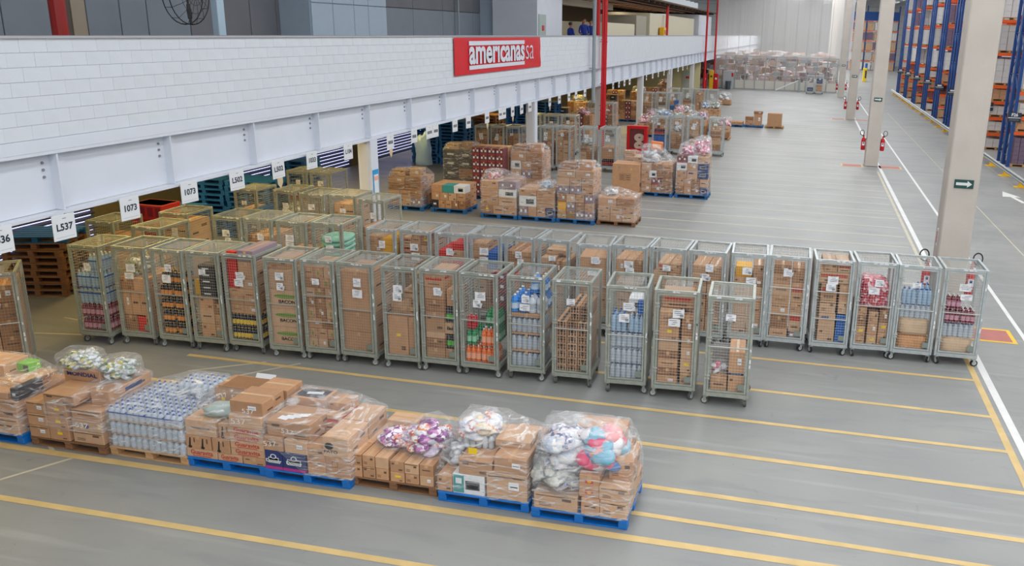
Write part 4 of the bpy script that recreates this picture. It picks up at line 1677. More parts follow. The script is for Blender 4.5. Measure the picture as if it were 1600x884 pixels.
# ---- rightmost blue pallet, film wrapped
h = front_pallet(-2.91, -1.69, 8.59, BLUEP, 'blue pallet at the right end of the front line, under wrapped clothes bags', 'on the rightmost front pallet', 0.73)
h.carton(-.29, -.24, P0, .55, .5, .29, 'print', seed=0)
h.carton(-.29, .25, P0, .55, .46, .29, 'plain', seed=1)
h.carton(.145, -.2, P0, .23, .58, .30, 'plain', seed=2)
h.carton(.43, -.2, P0, .33, .58, .30, 'print', seed=0)
h.carton(.3, .3, P0, .58, .38, .30, 'plain', seed=1)
bag(h, -.29, -.2, P0 + .292, .32, .31, .42, [PK_CLOTH[2], PK_CLOTH[1], PK_CLOTH[2]], 12, 'clear bag of grey and floral packets', 3, pk=.42)
o = h.carton(.12, -.26, P0 + .303, .25, .4, .40, 'plain', seed=9)
for zz in (.09, .29):
    b = MB()
    b.quad((-.05, -.2015, zz - .035), (.05, -.2015, zz - .035), (.05, -.2015, zz + .035), (-.05, -.2015, zz + .035), REDINK)
    b.tube((0, -.2013, zz), (0, -.2022, zz), .028, YELLOWC, 10)
    link('square_print', b.mesh('square_print'), o)
h.carton(.43, -.2, P0 + .303, .36, .56, .25, 'print', seed=0)
h.carton(.0, .27, P0 + .303, 1.1, .44, .42, 'plain', seed=2)
bag(h, -.27, -.1, P0 + .68, .31, .34, .46, PK_CLOTH[:2], 18, 'clear bag of white floral nappies', 5, pk=.4)
bag(h, .18, -.1, P0 + .71, .31, .33, .46, PK_BRIGHT, 18, 'clear bag of pink blue and coral packets', 6, pk=.42)
h.carton(.47, -.08, P0 + .556, .30, .42, .36, 'plain', seed=0)
h.carton(.10, .31, P0 + .80, .62, .34, .34, 'plain', seed=9)
h.carton(.05, .31, P0 + .724, .9, .34, .073, 'dark', seed=9)
h.finish()
wrap(h, 'wrinkled clear film hull around the rightmost front load', 'stretch films', seed=2, mt=FILM)

# ---- blue pallet left of it
h = front_pallet(-4.14, -2.95, 8.64, BLUEP, 'blue pallet second from the right in the front line', 'on second front pallet from right', 0.77)
h.carton(-.51, -.3, P0, .2, .36, .28, 'plain', seed=1)
o = h.carton(-.19, -.27, P0, .42, .42, .35, 'white', seed=3)
b = MB()
b.quad((-.2, -.2118, .02), (-.06, -.2118, .02), (-.06, -.2118, .33), (-.2, -.2118, .33), TEALC)
b.quad((-.17, -.2125, .18), (-.09, -.2125, .18), (-.09, -.2125, .28), (-.17, -.2125, .28), WHITEC)
link('teal_print', b.mesh('teal_print'), o)
h.carton(.31, -.2, P0, .53, .56, .47, 'print', seed=3)
h.carton(-.3, .22, P0, .58, .5, .35, 'plain', seed=0)
h.carton(.31, .3, P0, .53, .4, .47, 'plain', seed=1)
h.carton(-.1, -.22, P0 + .353, .44, .5, .27, 'print', seed=1)
h.carton(.36, -.18, P0 + .473, .42, .6, .28, 'plain', seed=3)
h.carton(.36, .29, P0 + .473, .42, .3, .28, 'plain', seed=0)
bag(h, -.48, -.05, P0 + .353, .13, .24, .26, PK_WHITE, 8, 'bag of grey bottles beside cartons', 4)
h.carton(-.15, .28, P0 + .353, .7, .38, .27, 'dark', seed=0)
h.carton(.30, .0, P0 + .756, .46, .44, .12, 'pale', seed=2)
pack(h, -.19, -.02, P0 + .628, 5, 4, 'dish', rz=.1)
bag(h, -.2, .03, P0 + .80, .30, .3, .2, [PK_CLOTH[0], PK_SNACK[1], PK_CLOTH[1], mat('cream_packet', (226, 208, 178), .5)], 14, 'clear bag of cream packets over bottles', 8, pk=.36)
h.finish()
o = wrap(h, 'clear stretched film over the second front load from right', 'stretch films', seed=5)
b = MB()
b.box((-.12, -.49, .76), (.11, .004, .08), YELLOWP)
link('yellow_note', b.mesh('yellow_note'), o)

# ---- brown pallet with snack bags
h = front_pallet(-5.37, -4.21, 8.70, WOODD, 'old brown pallet with snack bags, third from right in front line', 'on the front brown snack pallet', 0.62)
h.grid(-.6, -.05, P0, [.26, .26], 3, ['plain', 'print', 'plain', 'pale'], -.5, .47, 3)
h.grid(-.03, .57, P0, [.23, .25], 3, ['ytag', 'plain', 'pale', 'plain', 'print', 'plain'], -.5, .47, 3)
bag(h, -.12, -.06, P0 + .525, .26, .26, .24, PK_SNACK, 14, 'clear bag of purple snack packets', 2, pk=.38)
bag(h, .33, -.05, P0 + .485, .30, .36, .42, [PK_SNACK[2], PK_SNACK[1], PK_SNACK[0], PK_CLOTH[0]], 18, 'big clear bag of purple and orange snacks', 9, pk=.36)
h.carton(-.2, .32, P0 + .525, .42, .26, .26, 'pale', seed=2)
h.finish()

# ---- blue pallet with navy boxes
h = front_pallet(-6.55, -5.32, 8.58, BLUEP, 'blue pallet under navy boxes, fourth from right in front line', 'on the navy box pallet', 0.78)
for x, wd in ((-.465, .25), (-.17, .33)):
    o = h.carton(x, -.25, P0, wd, .48, .34, 'navy', seed=9)
    b = MB()
    b.quad((-wd / 2, -.2425, 0.004), (wd / 2, -.2425, 0.004), (wd / 2, -.2425, .06), (-wd / 2, -.2425, .06), MAGENTA)
    b.quad((wd / 2 + .0025, -.24, .004), (wd / 2 + .0025, .24, .004), (wd / 2 + .0025, .24, .06), (wd / 2 + .0025, -.24, .06), MAGENTA)
    b.tube((0, -.2424, .24), (0, -.2434, .24), .045, WHITEC, 14)
    b.tube((0, -.243, .24), (0, -.244, .24), .03, NAVY, 14)
    link('navy_print', b.mesh('navy_print'), o)
    lettering(o, 'Downy', .075, WHITEC, (0, -.2445, .16), bold=.003)
h.carton(.145, -.3, P0, .26, .36, .25, 'print', seed=4)
h.carton(.145, -.3, P0 + .252, .26, .36, .25, 'plain', seed=0)
o = h.carton(.455, -.28, P0, .34, .42, .38, 'plain', seed=9)
b = MB()
b.quad((-.08, -.2115, .2), (.0, -.2115, .2), (.0, -.2115, .3), (-.08, -.2115, .3), INK)
b.quad((-.073, -.2122, .21), (-.007, -.2122, .21), (-.007, -.2122, .29), (-.073, -.2122, .29), KRAFT)
link('square_print', b.mesh('square_print'), o)
h.carton(.455, .2, P0, .34, .5, .38, 'plain', seed=1)
h.carton(-.3, .25, P0, .56, .46, .52, 'plain', seed=0)
h.carton(.14, .2, P0, .26, .56, .52, 'plain', seed=3)
o = h.carton(.44, -.24, P0 + .383, .36, .5, .36, 'pale', seed=9)
b = MB()
b.tube((-.09, -.2512, .19), (-.09, -.2525, .19), .062, BLACKINK, 14)
link('round_print', b.mesh('round_print'), o)
lettering(o, 'PATO', .075, BLACKINK, (-.07, -.2535, .09), bold=.003)
h.carton(.44, .27, P0 + .383, .36, .48, .36, 'pale', seed=0)
o = h.carton(-.45, -.26, P0 + .343, .27, .46, .25, 'plain', seed=2)
lettering(o, '537', .13, WHITEINK, (-.05, -.2335, .12), tilt=.1)
h.carton(-.13, -.26, P0 + .343, .32, .46, .24, 'pale', seed=3)
o = h.carton(-.24, -.2, P0 + .597, .62, .5, .27, 'plain', seed=1)
lettering(o, '537', .12, WHITEINK, (-.02, -.2535, .10), tilt=-.12)
b = MB()
for q in range(4):
    b.quad((-.2 + q * .07, -.18 + q * .03, .2735 + q * .001), (-.06 + q * .07, -.2 + q * .05, .2735 + q * .001), (-.05 + q * .07, -.1 + q * .05, .2735 + q * .001), (-.19 + q * .07, -.08 + q * .03, .2735 + q * .001), PAPER)
link('paper_sheets', b.mesh('paper_sheets'), o)
o = h.carton(-.32, .29, P0 + .525, .5, .34, .44, 'plain', seed=9)
b = MB()
b.box((0, 0, .443), (.42, .26, .004), BLACK)
b.box((.02, .0, .446), (.22, .07, .003), WHITEC, rz=.2)
link('dark_label', b.mesh('dark_label'), o)
h.carton(.12, .2, P0 + .525, .26, .52, .30, 'redprint', seed=0)
h.carton(.14, .24, P0 + .828, .28, .3, .14, 'plain', seed=1)
h.finish()
wrap(h, 'thin clear film round the load with navy boxes', 'stretch films', [p for p in h.hull if p[0] > -.1 or p[2] > .42], .014, 12)

# ---- blue pallet with red lettered cartons
h = front_pallet(-7.68, -6.57, 8.59, BLUEP, 'blue pallet under red lettered drink cartons in front line', 'on the front drink carton pallet', 0.7)


def drink(h, x, y, z, wd, dp, ht):
    o = h.carton(x, y, z, wd, dp, ht, 'pale', seed=9)
    lettering(o, 'Guaravita', ht * .78, REDINK, (0, -dp / 2 - .002, ht * .6), bold=.003, sx=min(1.0, wd / (ht * 4.2)))
    b = MB()
    b.quad((-wd * .3, -dp / 2 - .0015, ht * .14), (wd * .3, -dp / 2 - .0015, ht * .14), (wd * .3, -dp / 2 - .0015, ht * .24), (-wd * .3, -dp / 2 - .0015, ht * .24), REDINK)
    link('red_print', b.mesh('red_print'), o)
    return o


drink(h, -.36, -.25, P0, .46, .46, .17)
drink(h, .06, -.25, P0, .36, .46, .15)
h.carton(.42, -.25, P0, .33, .46, .15, 'plain', seed=1)
for k in range(4):
    drink(h, .33, -.25, P0 + .153 + k * .148, .50, .44, .146)


def handprint(h, x, y, z, wd, dp, ht, n):
    o = h.carton(x, y, z, wd, dp, ht, 'plain', seed=9)
    b = MB()
    for q in range(n):
        cx = -wd / 2 + wd * (q + .5) / n
        b.tube((cx - .03, -dp / 2 - .001, ht * .15), (cx - .03, -dp / 2 - .002, ht * .15), .03, BLACKINK, 8)
        b.quad((cx - .05, -dp / 2 - .0018, ht * .15), (cx - .02, -dp / 2 - .0018, ht * .15), (cx - .01, -dp / 2 - .0018, ht * .85), (cx - .03, -dp / 2 - .0018, ht * .85), BLACKINK)
        b.quad((cx + .03, -dp / 2 - .0018, ht * .5), (cx + .05, -dp / 2 - .0018, ht * .5), (cx + .05, -dp / 2 - .0018, ht * .85), (cx + .03, -dp / 2 - .0018, ht * .85), INK)
    link('bottle_print', b.mesh('bottle_print'), o)
    return o


handprint(h, -.4, -.25, P0 + .173, .38, .46, .27, 2)
handprint(h, -.06, -.25, P0 + .153, .26, .46, .29, 1)
h.carton(-.3, .25, P0, .58, .46, .5, 'plain', seed=0)
h.carton(.3, .25, P0, .58, .46, .6, 'plain', seed=1)
h.carton(-.35, -.22, P0 + .446, .46, .5, .32, 'pale', seed=2)
handprint(h, .0, -.24, P0 + .446, .17, .44, .30, 1)
o = h.carton(.34, -.23, P0 + .748, .48, .5, .24, 'pale', seed=9)
lettering(o, '537', .15, WHITEINK, (-.1, -.2535, .12), tilt=.08)
o = h.carton(.34, -.2, P0 + .992, .48, .46, .26, 'plain', seed=3)
lettering(o, '537', .12, WHITEINK, (.02, -.2335, .07), tilt=.05)
handprint(h, .36, .28, P0 + .603, .44, .36, .58, 2)
# tall open carton with chalked numbers
o = h.carton(-.12, .26, P0 + .503, .74, .44, .62, 'plain', seed=9)
lettering(o, '537', .17, WHITEINK, (.0, -.2235, .44), tilt=.12)
lettering(o, '537', .12, WHITEINK, (-.27, -.2235, .44), tilt=.3)
b = MB()
b.box((-.25, -.222, .38), (.05, .003, .06), YELLOWP)
b.quad((-.3, -.2, .6225), (.3, -.2, .6225), (.3, .19, .6225), (-.3, .19, .6225), KRAFT3)
link('yellow_note', b.mesh('yellow_note'), o)
b = MB()
b.box((.12, .215, .66), (.3, .008, .09), WHITEC, T=Matrix.Rotation(-.5, 3, 'X'))
b.box((-.1, -.22, .64), (.4, .008, .05), KRAFT)
link('open_flap', b.mesh('open_flap'), o)
sack(h, -.12, -.2, P0 + .768, .30, .14, .15, mat('grey_green_sacking', (160, 176, 172), .45, var=.1), 'grey green plastic sack', 6, rot=.3, name='sack', amp=.25)
h.finish()
wrap(h, 'clear film round the upper drink cartons', 'stretch films', [p for p in h.hull if .42 < p[2] < .95 and p[1] < .1], .012, 15)

# ---- pale wood pallet with bottled water
h = front_pallet(-8.89, -7.70, 8.57, WOOD, 'pale wood pallet under the bottled water in the front line', 'on the front water pallet', 0.7)
for k in range(3):
    for j in range(5):
        for i in range(4):
            if k < 2 and 0 < j and i < 3:
                continue
            pack(h, -.44 + i * .29 + RND.uniform(-.004, .004), -.40 + j * .196, P0 + k * .278, 3, 2, 'water', band=CAPB if k == 2 and (j == 0 or i == 3) else None)
for i in range(2):
    for j in range(2):
        pack(h, .17 + i * .28, .2 + j * .19, P0 + .834, 3, 2, 'water')
b = MB()
b.cbox((0, 0, .003), (1.1, .95, .006), KRAFT2, .002)
for i in range(2):
    o = link('layer_sheet', b.mesh('layer_sheet'))
    h.put(o, 0, -.01, P0 + .271 + i * .278, 'thin card layer sheet', 'card sheet')
h.finish()
wrap(h, 'clear film pulled over the bottled water', 'stretch films', None, .012, 18, amp=.006)

# ---- old wood pallet with chalked cartons and open box
h = front_pallet(-10.14, -8.93, 8.53, WOODD, 'old wood pallet under stacked cartons, left of the bottled water', 'on the front old wood pallet', 0.72)
for k in range(3):
    h.grid(-.6, .06, P0 + k * .245, [.245], 2, ['print', 'ytag', 'print'], -.5, .0, 1)
h.grid(-.6, .06, P0, [.36, .36], 1, 'plain', .01, .48, 1)
h.grid(.09, .58, P0, [.24], 1, 'print', -.48, .46, 1)
o = h.carton(.33, -.25, P0 + .243, .48, .44, .22, 'pale', seed=9)
lettering(o, '537', .14, WHITEINK, (-.08, -.2235, .11), bold=.002)
b = MB()
b.tube((.0, -.2212, .1), (.0, -.2222, .1), .04, NAVY, 8)
b.box((.20, -.222, .11), (.04, .003, .05), YELLOWP)
link('blue_print', b.mesh('blue_print'), o)
h.carton(.33, .22, P0 + .243, .48, .46, .22, 'plain', seed=1)
h.carton(.33, -.05, P0 + .466, .48, .8, .2, 'print', seed=2)
h.carton(-.05, -.25, P0 + .738, .50, .46, .20, 'print', seed=1)
o = h.carton(-.12, .18, P0 + .738, .6, .36, .42, 'plain', seed=9)
lettering(o, 'MONDIAL', .11, NAVY, (.0, -.1835, .32), bold=.004)
bag(h, -.2, .12, P0 + 1.16, .30, .22, .24, PK_GREEN, 14, 'clear bag of green food packets', 3, pk=.36)
o = h.carton(.42, .1, P0 + .668, .3, .76, .30, 'plain', seed=9)
b = MB()
b.box((.152, .05, .2), (.003, .3, .08), NAVY)
b.box((0, 0, .302), (.27, .7, .002), KRAFT3)
link('blue_print', b.mesh('blue_print'), o)
bag(h, .30, .24, P0 + .972, .26, .24, .26, [PK_GREEN[1], PK_GREEN[1], PK_GREEN[0]], 12, 'clear bag of silver packets', 5, pk=.36)
h.finish()
wrap(h, 'clear film draped from the open box to the cartons', 'stretch films', [p for p in h.hull if .3 < p[2] < .96 and p[0] > -.3], .016, 21)

# ---- leftmost blue pallet, cut by the frame
h = front_pallet(-11.43, -10.23, 8.50, BLUEP, 'blue pallet cut by the left edge in the front line', 'on the leftmost front pallet', 0.8)
h.grid(-.58, .56, P0, [.3], 2, ['plain', 'print'], -.5, .0, 1)
h.grid(-.58, .56, P0, [.62], 2, 'plain', .01, .48, 1)
h.carton(.25, -.24, P0 + .302, .6, .48, .32, 'print', seed=1)
h.carton(-.3, -.24, P0 + .302, .5, .48, .32, 'plain', seed=0)
o = h.carton(.52, -.25, P0 + .624, .12, .4, .22, 'black', seed=1)
h.carton(-.05, -.1, P0 + .624, .9, .7, .12, 'plain', seed=0)
for k in range(5):
    b = MB()
    b.cbox((0, 0, .006), (.8 - .05 * k, .5, .012), KRAFT2, .002)
    o = link('flat_carton', b.mesh('flat_carton'))
    h.put(o, .05 + .03 * k, -.02 + .02 * k, P0 + .745 + k * .0125, 'flattened pale carton sheet', 'card sheet', RND.uniform(-.1, .1))
h.carton(-.25, .1, P0 + .81, .5, .4, .22, 'plain', seed=2)
b = MB()
b.cbox((0, 0, .08), (.3, .2, .16), mat('lime_card', (110, 190, 50), .5), .006)
b.box((.1, -.102, .08), (.08, .004, .1), BLACK)
o = link('green_box', b.mesh('green_box'))
h.put(o, .05, .2, P0 + .81, 'lime green and black box', 'box')
h.finish()
wrap(h, 'wrinkled clear film on the leftmost front load', 'stretch films', None, .014, 25)

# ================================================================== PALLETS IN THE MIDDLE DISTANCE
MIDN = [0]


def mid_load(xl, yf, m, layers, label, phrase, bags=(), film=True, rz=0.0, wd=1.2, ny=1, cover=None):
    MIDN[0] += 1
    loc = Vector((xl + wd / 2, yf + .5, 0))
    pallet(loc, rz, m, label, 'pallets in the middle of the hall')
    h = Holder(loc, rz, phrase, 'goods ' + phrase)
    z = P0
    hw = wd / 2 - .03
    for (ht, n, st) in layers:
        z = h.grid(-hw, hw, z, [ht], n, st, -.47, .0, 1)
        h.carton(0, .24, z - ht, 2 * hw, .46, ht - .003, 'plain', hidden=True)
    if film and not bags and layers:
        h.carton(-.28, -.12, z, .44, .36, .2, ('plain', 'print', 'dark')[MIDN[0] % 3])
        if MIDN[0] % 2:
            h.carton(.26, -.05, z, .38, .4, .26, 'plain')
    for i, (x, y, dz, rx, ry, rzz, mats, n, desc) in enumerate(bags):
        bag(h, x, y, z + dz, rx, ry, rzz, mats, n, desc, 3 + i + MIDN[0])
    h.finish()
    if film:
        wrap(h, 'clear film round the load %s' % phrase, 'stretch films', None, .014, MIDN[0] * 3, cover or FILM)
    return h


P, D, A_, B_ = 'plain', 'dark', 'pale', 'print'
GM = 'pallets'
mid_load(-12.95, 24.15, BLUEW, [(.26, 3, [D, P, 'mauve']), (.24, 3, [D, P]), (.22, 2, [D, B_]), (.2, 2, [P, D])], 'blue pallet just right of the first white post', 'on the blue pallet by the first post')
mid_load(-11.5, 24.2, BLUEW, [(.26, 5, ['black', P, P, P, P]), (.25, 4, [P, P, A_, P]), (.24, 3, [P, 'teal', 'white'])], 'blue pallet under a teal box and a white box', 'on the blue pallet with the teal box', film=False)
mid_load(-9.72, 23.95, BLUEW, [(.27, 3, ['ytag', P, P]), (.28, 2, [P, B_]), (.25, 2, [P, 'white']), (.24, 2, [P, 'mauve'])], 'blue pallet, left of three wrapped loads near the rear cages', 'on the left of three mid pallets',
         [(-.3, 0, 0, .24, .24, .2, PK_PINK, 6, 'small pink bag')])
mid_load(-8.5, 24.0, BLUEW, [(.3, 4, ['mauve', P, P, 'navy']), (.34, 2, ['white', P]), (.2, 2, [P, B_])], 'blue pallet under a navy printed box in middle distance', 'on the mid pallet with navy print',
         [(.2, 0, 0, .22, .24, .16, PK_BLUE, 6, 'pale blue bag')])
mid_load(-7.28, 24.05, BLUEW, [(.26, 4, ['greenprint', 'greenprint', 'mauve', 'mauve']), (.26, 4, ['yellow', 'mauve', P, P]), (.26, 4, [P, D, P, 'mauve']), (.24, 3, ['mauve', 'mauve', P]), (.26, 3, [P]), (.22, 2, [B_, P])],
         'blue pallet under the tallest wrapped stack with a yellow box', 'on the tall mid pallet with yellow box')
mid_load(-6.03, 24.2, WOODD, [(.24, 3, [P]), (.22, 3, [A_, B_, P]), (.26, 2, [P, D])], 'brown pallet at the right end of the mid line', 'on the brown mid pallet at right',
         [(-.25, -.05, 0, .2, .24, .16, PK_WHITE, 7, 'white bag with blue print')])
mid_load(-5.7, 29.25, BLUEW, [(.28, 3, [P, P, B_]), (.26, 3, [P, 'maroon', P]), (.26, 4, [P, 'white', P, P]), (.24, 3, [P, D])], 'blue pallet under the left half of the big wrapped pair', 'on the left pallet of the big pair',
         [(-.3, 0, 0, .34, .4, .42, PK_WHITE, 12, 'big white bag'), ])
mid_load(-4.42, 29.3, BLUEW, [(.28, 4, [P, P, P, 'navy']), (.3, 4, [P, A_, P, P]), (.28, 3, [P, 'blueprint', 'navy']), (.28, 3, ['white', P, 'navy']), (.24, 3, ['maroon', 'white', P])], 'blue pallet under the right half of the big wrapped pair',
         'on the right pallet of the big pair', [(-.25, 0, 0, .30, .36, .26, PK_PINK, 8, 'lower pink striped bag'), (.28, .05, .02, .30, .36, .42, PK_PINK, 8, 'upper pink striped bag')])
# orange box held in the white bag
b = MB()
b.cbox((0, 0, .14), (.44, .3, .28), mat('orange_card', (226, 128, 70), .5), .008)
b.box((0, -.152, .14), (.3, .004, .14), mat('orange_print', (238, 190, 150), .5), rz=0)
o = link('orange_box', b.mesh('orange_box'), None, (-5.25, 29.9, 1.62), (0, .1, .2))
tag(o, 'orange box lying on the big white bag', 'box')
# the single big carton on its own pallet
h = mid_load(-6.75, 28.9, WOOD, [], 'pale wood pallet under one very big carton', 'on the pale pallet with one carton', film=False)
o = h.carton(-.02, -.05, P0, .98, .8, 1.02, 'plain', seed=9)
b = MB()
for dx in (-.12, .1):
    b.quad((dx - .11, -.4025, .42), (dx + .09, -.4025, .42), (dx + .09, -.4025, .68), (dx - .11, -.4025, .68), INK)
    b.quad((dx - .10, -.4032, .43), (dx + .08, -.4032, .43), (dx + .08, -.4032, .67), (dx - .10, -.4032, .67), KRAFT)
    for q in range(3):
        b.quad((dx - .08, -.404, .46 + q * .07), (dx + .06, -.404, .46 + q * .07), (dx + .06, -.404, .49 + q * .07), (dx - .08, -.404, .49 + q * .07), INK)
b.box((.2, -.402, .84), (.04, .003, .04), YELLOWP)
b.box((-.24, -.402, .9), (.05, .003, .05), TEALC)
link('carton_print', b.mesh('carton_print'), o)['kind'] = 'stuff'
h.finish()
# maroon tray load and its neighbour
mid_load(-11.1, 26.6, BLUEW, [(.235, 4, ['maroon'])] * 7, 'blue pallet under the stack of maroon trays', 'on the blue pallet of maroon trays', film=False, ny=1)
mid_load(-9.85, 27.0, WOODD, [(.3, 2, [D, P]), (.32, 3, [P, B_, P]), (.3, 3, [P, 'mauve', D]), (.3, 3, ['white', P, P]), (.3, 2, [P, D])], 'brown pallet under tall cartons behind the second white post', 'on the brown pallet by maroon trays')
mid_load(-6.95, 32.2, WOOD, [(.3, 2, [P, A_]), (.3, 2, [A_]), (.2, 1, [A_])], 'pale wood pallet with small wrapped stack before the red hose cabinet', 'on the pallet by the red cabinet', wd=.9)
mid_load(-12.6, 27.6, WOODD, [(.35, 2, ['black']), (.35, 2, ['black', D]), (.35, 2, ['black']), (.3, 2, ['black'])], 'wood pallet under a dark shrink wrapped block', 'on the dark wrapped pallet', cover=FILM2)
PKS = [('pink', PK_PINK), ('pale blue', PK_BLUE), ('white', PK_WHITE), ('green', PK_GREEN), ('purple', PK_SNACK)]
for i, (x, y, m, lay, txt) in enumerate(((-9.3, 46.2, BLUEW, 2, 'behind the hose cabinet'), (-8.0, 46.4, BLUEW, 3, 'behind the cola cage'), (-6.6, 46.6, WOOD, 3, 'behind the silver bag cage'), (-5.3, 46.8, WOOD, 2, 'behind the half full cage'),
                                         (-9.6, 50.2, WOOD, 2, 'left in the fourth line'), (-7.9, 50.4, WOOD, 3, 'amid the fourth line'), (-6.3, 50.6, BLUEW, 4, 'right in the fourth line'),
                                         (-12.6, 50.0, WOOD, 3, 'in shade of the fourth line'))):
    mid_load(x, y, m, [(.3, 3, [P, A_, D])] * lay, 'pallet with bagged goods, ' + txt, 'on the pallet ' + txt,
             [(-.28, 0, 0, .32, .36, .3, PKS[i % 5][1], 6, '%s bag' % PKS[i % 5][0]), (.3, 0, 0, .32, .36, .34, PKS[(i + 2) % 5][1], 6, '%s bag' % PKS[(i + 2) % 5][0])], film=False)
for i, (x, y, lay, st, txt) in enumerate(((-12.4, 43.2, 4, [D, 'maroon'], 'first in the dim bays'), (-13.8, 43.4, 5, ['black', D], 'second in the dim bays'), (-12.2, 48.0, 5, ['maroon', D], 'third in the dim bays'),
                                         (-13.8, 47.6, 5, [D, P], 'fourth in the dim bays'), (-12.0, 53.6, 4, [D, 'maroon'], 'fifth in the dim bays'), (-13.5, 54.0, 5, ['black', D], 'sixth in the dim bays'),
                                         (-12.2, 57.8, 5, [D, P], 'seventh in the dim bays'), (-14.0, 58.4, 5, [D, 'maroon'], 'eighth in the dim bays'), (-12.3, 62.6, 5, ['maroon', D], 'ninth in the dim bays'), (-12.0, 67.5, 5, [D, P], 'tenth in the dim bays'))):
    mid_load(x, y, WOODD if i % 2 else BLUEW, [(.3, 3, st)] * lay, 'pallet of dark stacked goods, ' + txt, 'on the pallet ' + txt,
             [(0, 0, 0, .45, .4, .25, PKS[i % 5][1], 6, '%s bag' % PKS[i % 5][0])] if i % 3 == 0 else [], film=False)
# low pallets on the open floor further back
mid_load(-5.1, 53.8, BLUEW, [(.2, 3, [A_, P])], 'low blue pallet, left of two on the far open floor', 'on the left far blue pallet', film=False)
mid_load(-3.85, 54.0, BLUEW, [], 'low blue pallet, right of two on the far open floor', 'on the right far blue pallet', film=False)
h = Holder(Vector((-3.25, 54.5, 0)), 0, 'on the right far blue pallet', 'goods on the right far blue pallet')
h.carton(-.3, -.2, P0, .5, .4, .3, 'plain')
h.carton(-.3, -.2, P0 + .303, .5, .4, .22, 'dark')
h.carton(.25, -.2, P0, .5, .4, .72, 'plain')
h.carton(.25, -.2, P0 + .723, .56, .44, .16, 'dark')
h.finish()
h = mid_load(-2.55, 54.0, WOOD, [], 'lone wood pallet with one tall carton on far open floor', 'on the lone far wood pallet', film=False)
h.carton(.0, -.1, P0, .9, .7, .8, 'plain')
h.finish()
mid_load(-7.4, 70.0, WOOD, [(.3, 2, [P])], 'wood pallet with a white bag pile before the far fence', 'on the pallet before the fence',
         [(0, 0, 0, .55, .45, .4, PK_WHITE, 10, 'pile of white bags')], film=False)

for k in range(5):
    b = MB()
    b.cbox((0, 0, .18), (.8, .6, .35), mat('red_crate', (190, 40, 38), .5), .02)
    for q in range(4):
        b.box((-.3 + q * .2, -.302, .2), (.13, .006, .2), mat('red_crate_dark', (130, 24, 26), .5))
    b.box((0, 0, .352), (.72, .52, .006), MATS['red_crate_dark'])
    o = link('crate', b.mesh('crate'), None, (-14.0, 15.6, .36 * k), (0, 0, .05 * (k % 2)))
    tag(o, 'red plastic crate stacked behind the roll cages, %s' % ('lowest' if k == 0 else 'topmost' if k == 4 else ORD[k] + ' up'), 'crate', 'red crates under the mezzanine')

# ================================================================== PALLET STACKS UNDER THE MEZZANINE
for (x, y, rz, n, m, txt) in ((-15.7, 14.3, .25, 9, WOODD, 'brown wood'), (-15.0, 17.3, .2, 9, BLUEW, 'blue'), (-14.6, 19.9, .1, 11, BLUEW, 'tall blue'), (-15.9, 19.9, .05, 11, BLUEW, 'rear blue'), (-16.2, 24.2, .05, 10, BLUEW, 'blue louvre side'),
                              (-14.6, 33.5, .05, 13, BLUEW, 'dark blue'), (-14.4, 36.6, .0, 13, WOODD, 'amber wood'), (-15.9, 33.6, .0, 13, BLUEW, 'teal blue'), (-14.9, 42.5, 0, 14, BLUEW, 'far blue'), (-13.5, 43.0, 0, 14, BLUEW, 'far right blue')):
    me = pallet_solid(m)
    for k in range(n):
        top = txt == 'brown wood' and k > 6
        mm = pallet_solid(BLUEW) if (top and k == 8) else me
        o = link('pallet', mm, None, (x + RND.uniform(-.03, .03), y + RND.uniform(-.03, .03), k * .1435), (0, 0, rz + RND.uniform(-.03, .03) + (.12 if top else 0)))
        tag(o, 'empty pallet in the %s stack under the mezzanine, %s' % (txt, ('lowest' if k == 0 else 'topmost' if k == n - 1 else ORD[k] + ' up')), 'pallet', 'stacked pallets under the mezzanine')

# ================================================================== SIGNS UNDER THE BEAM
SIGNS = [('L536', 8.56, 2.93), ('L537', 9.53, 2.89), ('1073', 10.73, 2.92), ('1073', 12.03, 2.94), ('L502', 13.26, 2.94), ('L502', 14.51, 2.95), ('1033', 15.67, 2.96), ('L104', 17.12, 2.95)]
SIGNS += [('', y, 2.93) for y in (19.11, 20.42, 21.35, 21.75, 23.08, 24.09, 25.63, 26.85, 27.2, 28.06, 29.01, 29.94, 32.42, 33.75, 35.19, 36.33, 37.86, 39.28, 43.6, 45.0, 46.4, 47.8, 52.9, 55.1, 57.2, 59.5, 61.8, 66.0, 68.5, 71)]
b = MB()
b.cbox((0, 0, 0), (.012, .37, .36), SIGNW, .004)
b.quad((.0075, -.15, -.14), (.0075, .15, -.14), (.0075, .15, -.135), (.0075, -.15, -.135), mat('sign_edge', (170, 174, 180), .6))
b.quad((.0075, -.02, .12), (.0075, .04, .12), (.0075, .04, .128), (.0075, -.02, .128), PRINT)
sgm = b.mesh('sign_board')
b = MB()
for s in (-1, 1):
    b.tube((0, s * .12, .18), (0, s * .12, .30), .004, GREYP, 4)
swm = b.mesh('hanger')
b = MB()
for q in range(3):
    b.quad((.008, -.12 + q * .085, -.05), (.008, -.05 + q * .085, -.05), (.008, -.05 + q * .085, .03), (.008, -.12 + q * .085, .03), PRINT)
bar = b.mesh('worn_print')
b = MB()
b.cbox((0, 0, -.03), (.01, .16, .12), mat('tan_tag', (206, 186, 150), .6), .004)
b.add([(0, -.08, -.09), (0, .08, -.09), (0, 0, -.2)], [(0, 1, 2)], MATS['tan_tag'])
tagm = b.mesh('tan_tag')
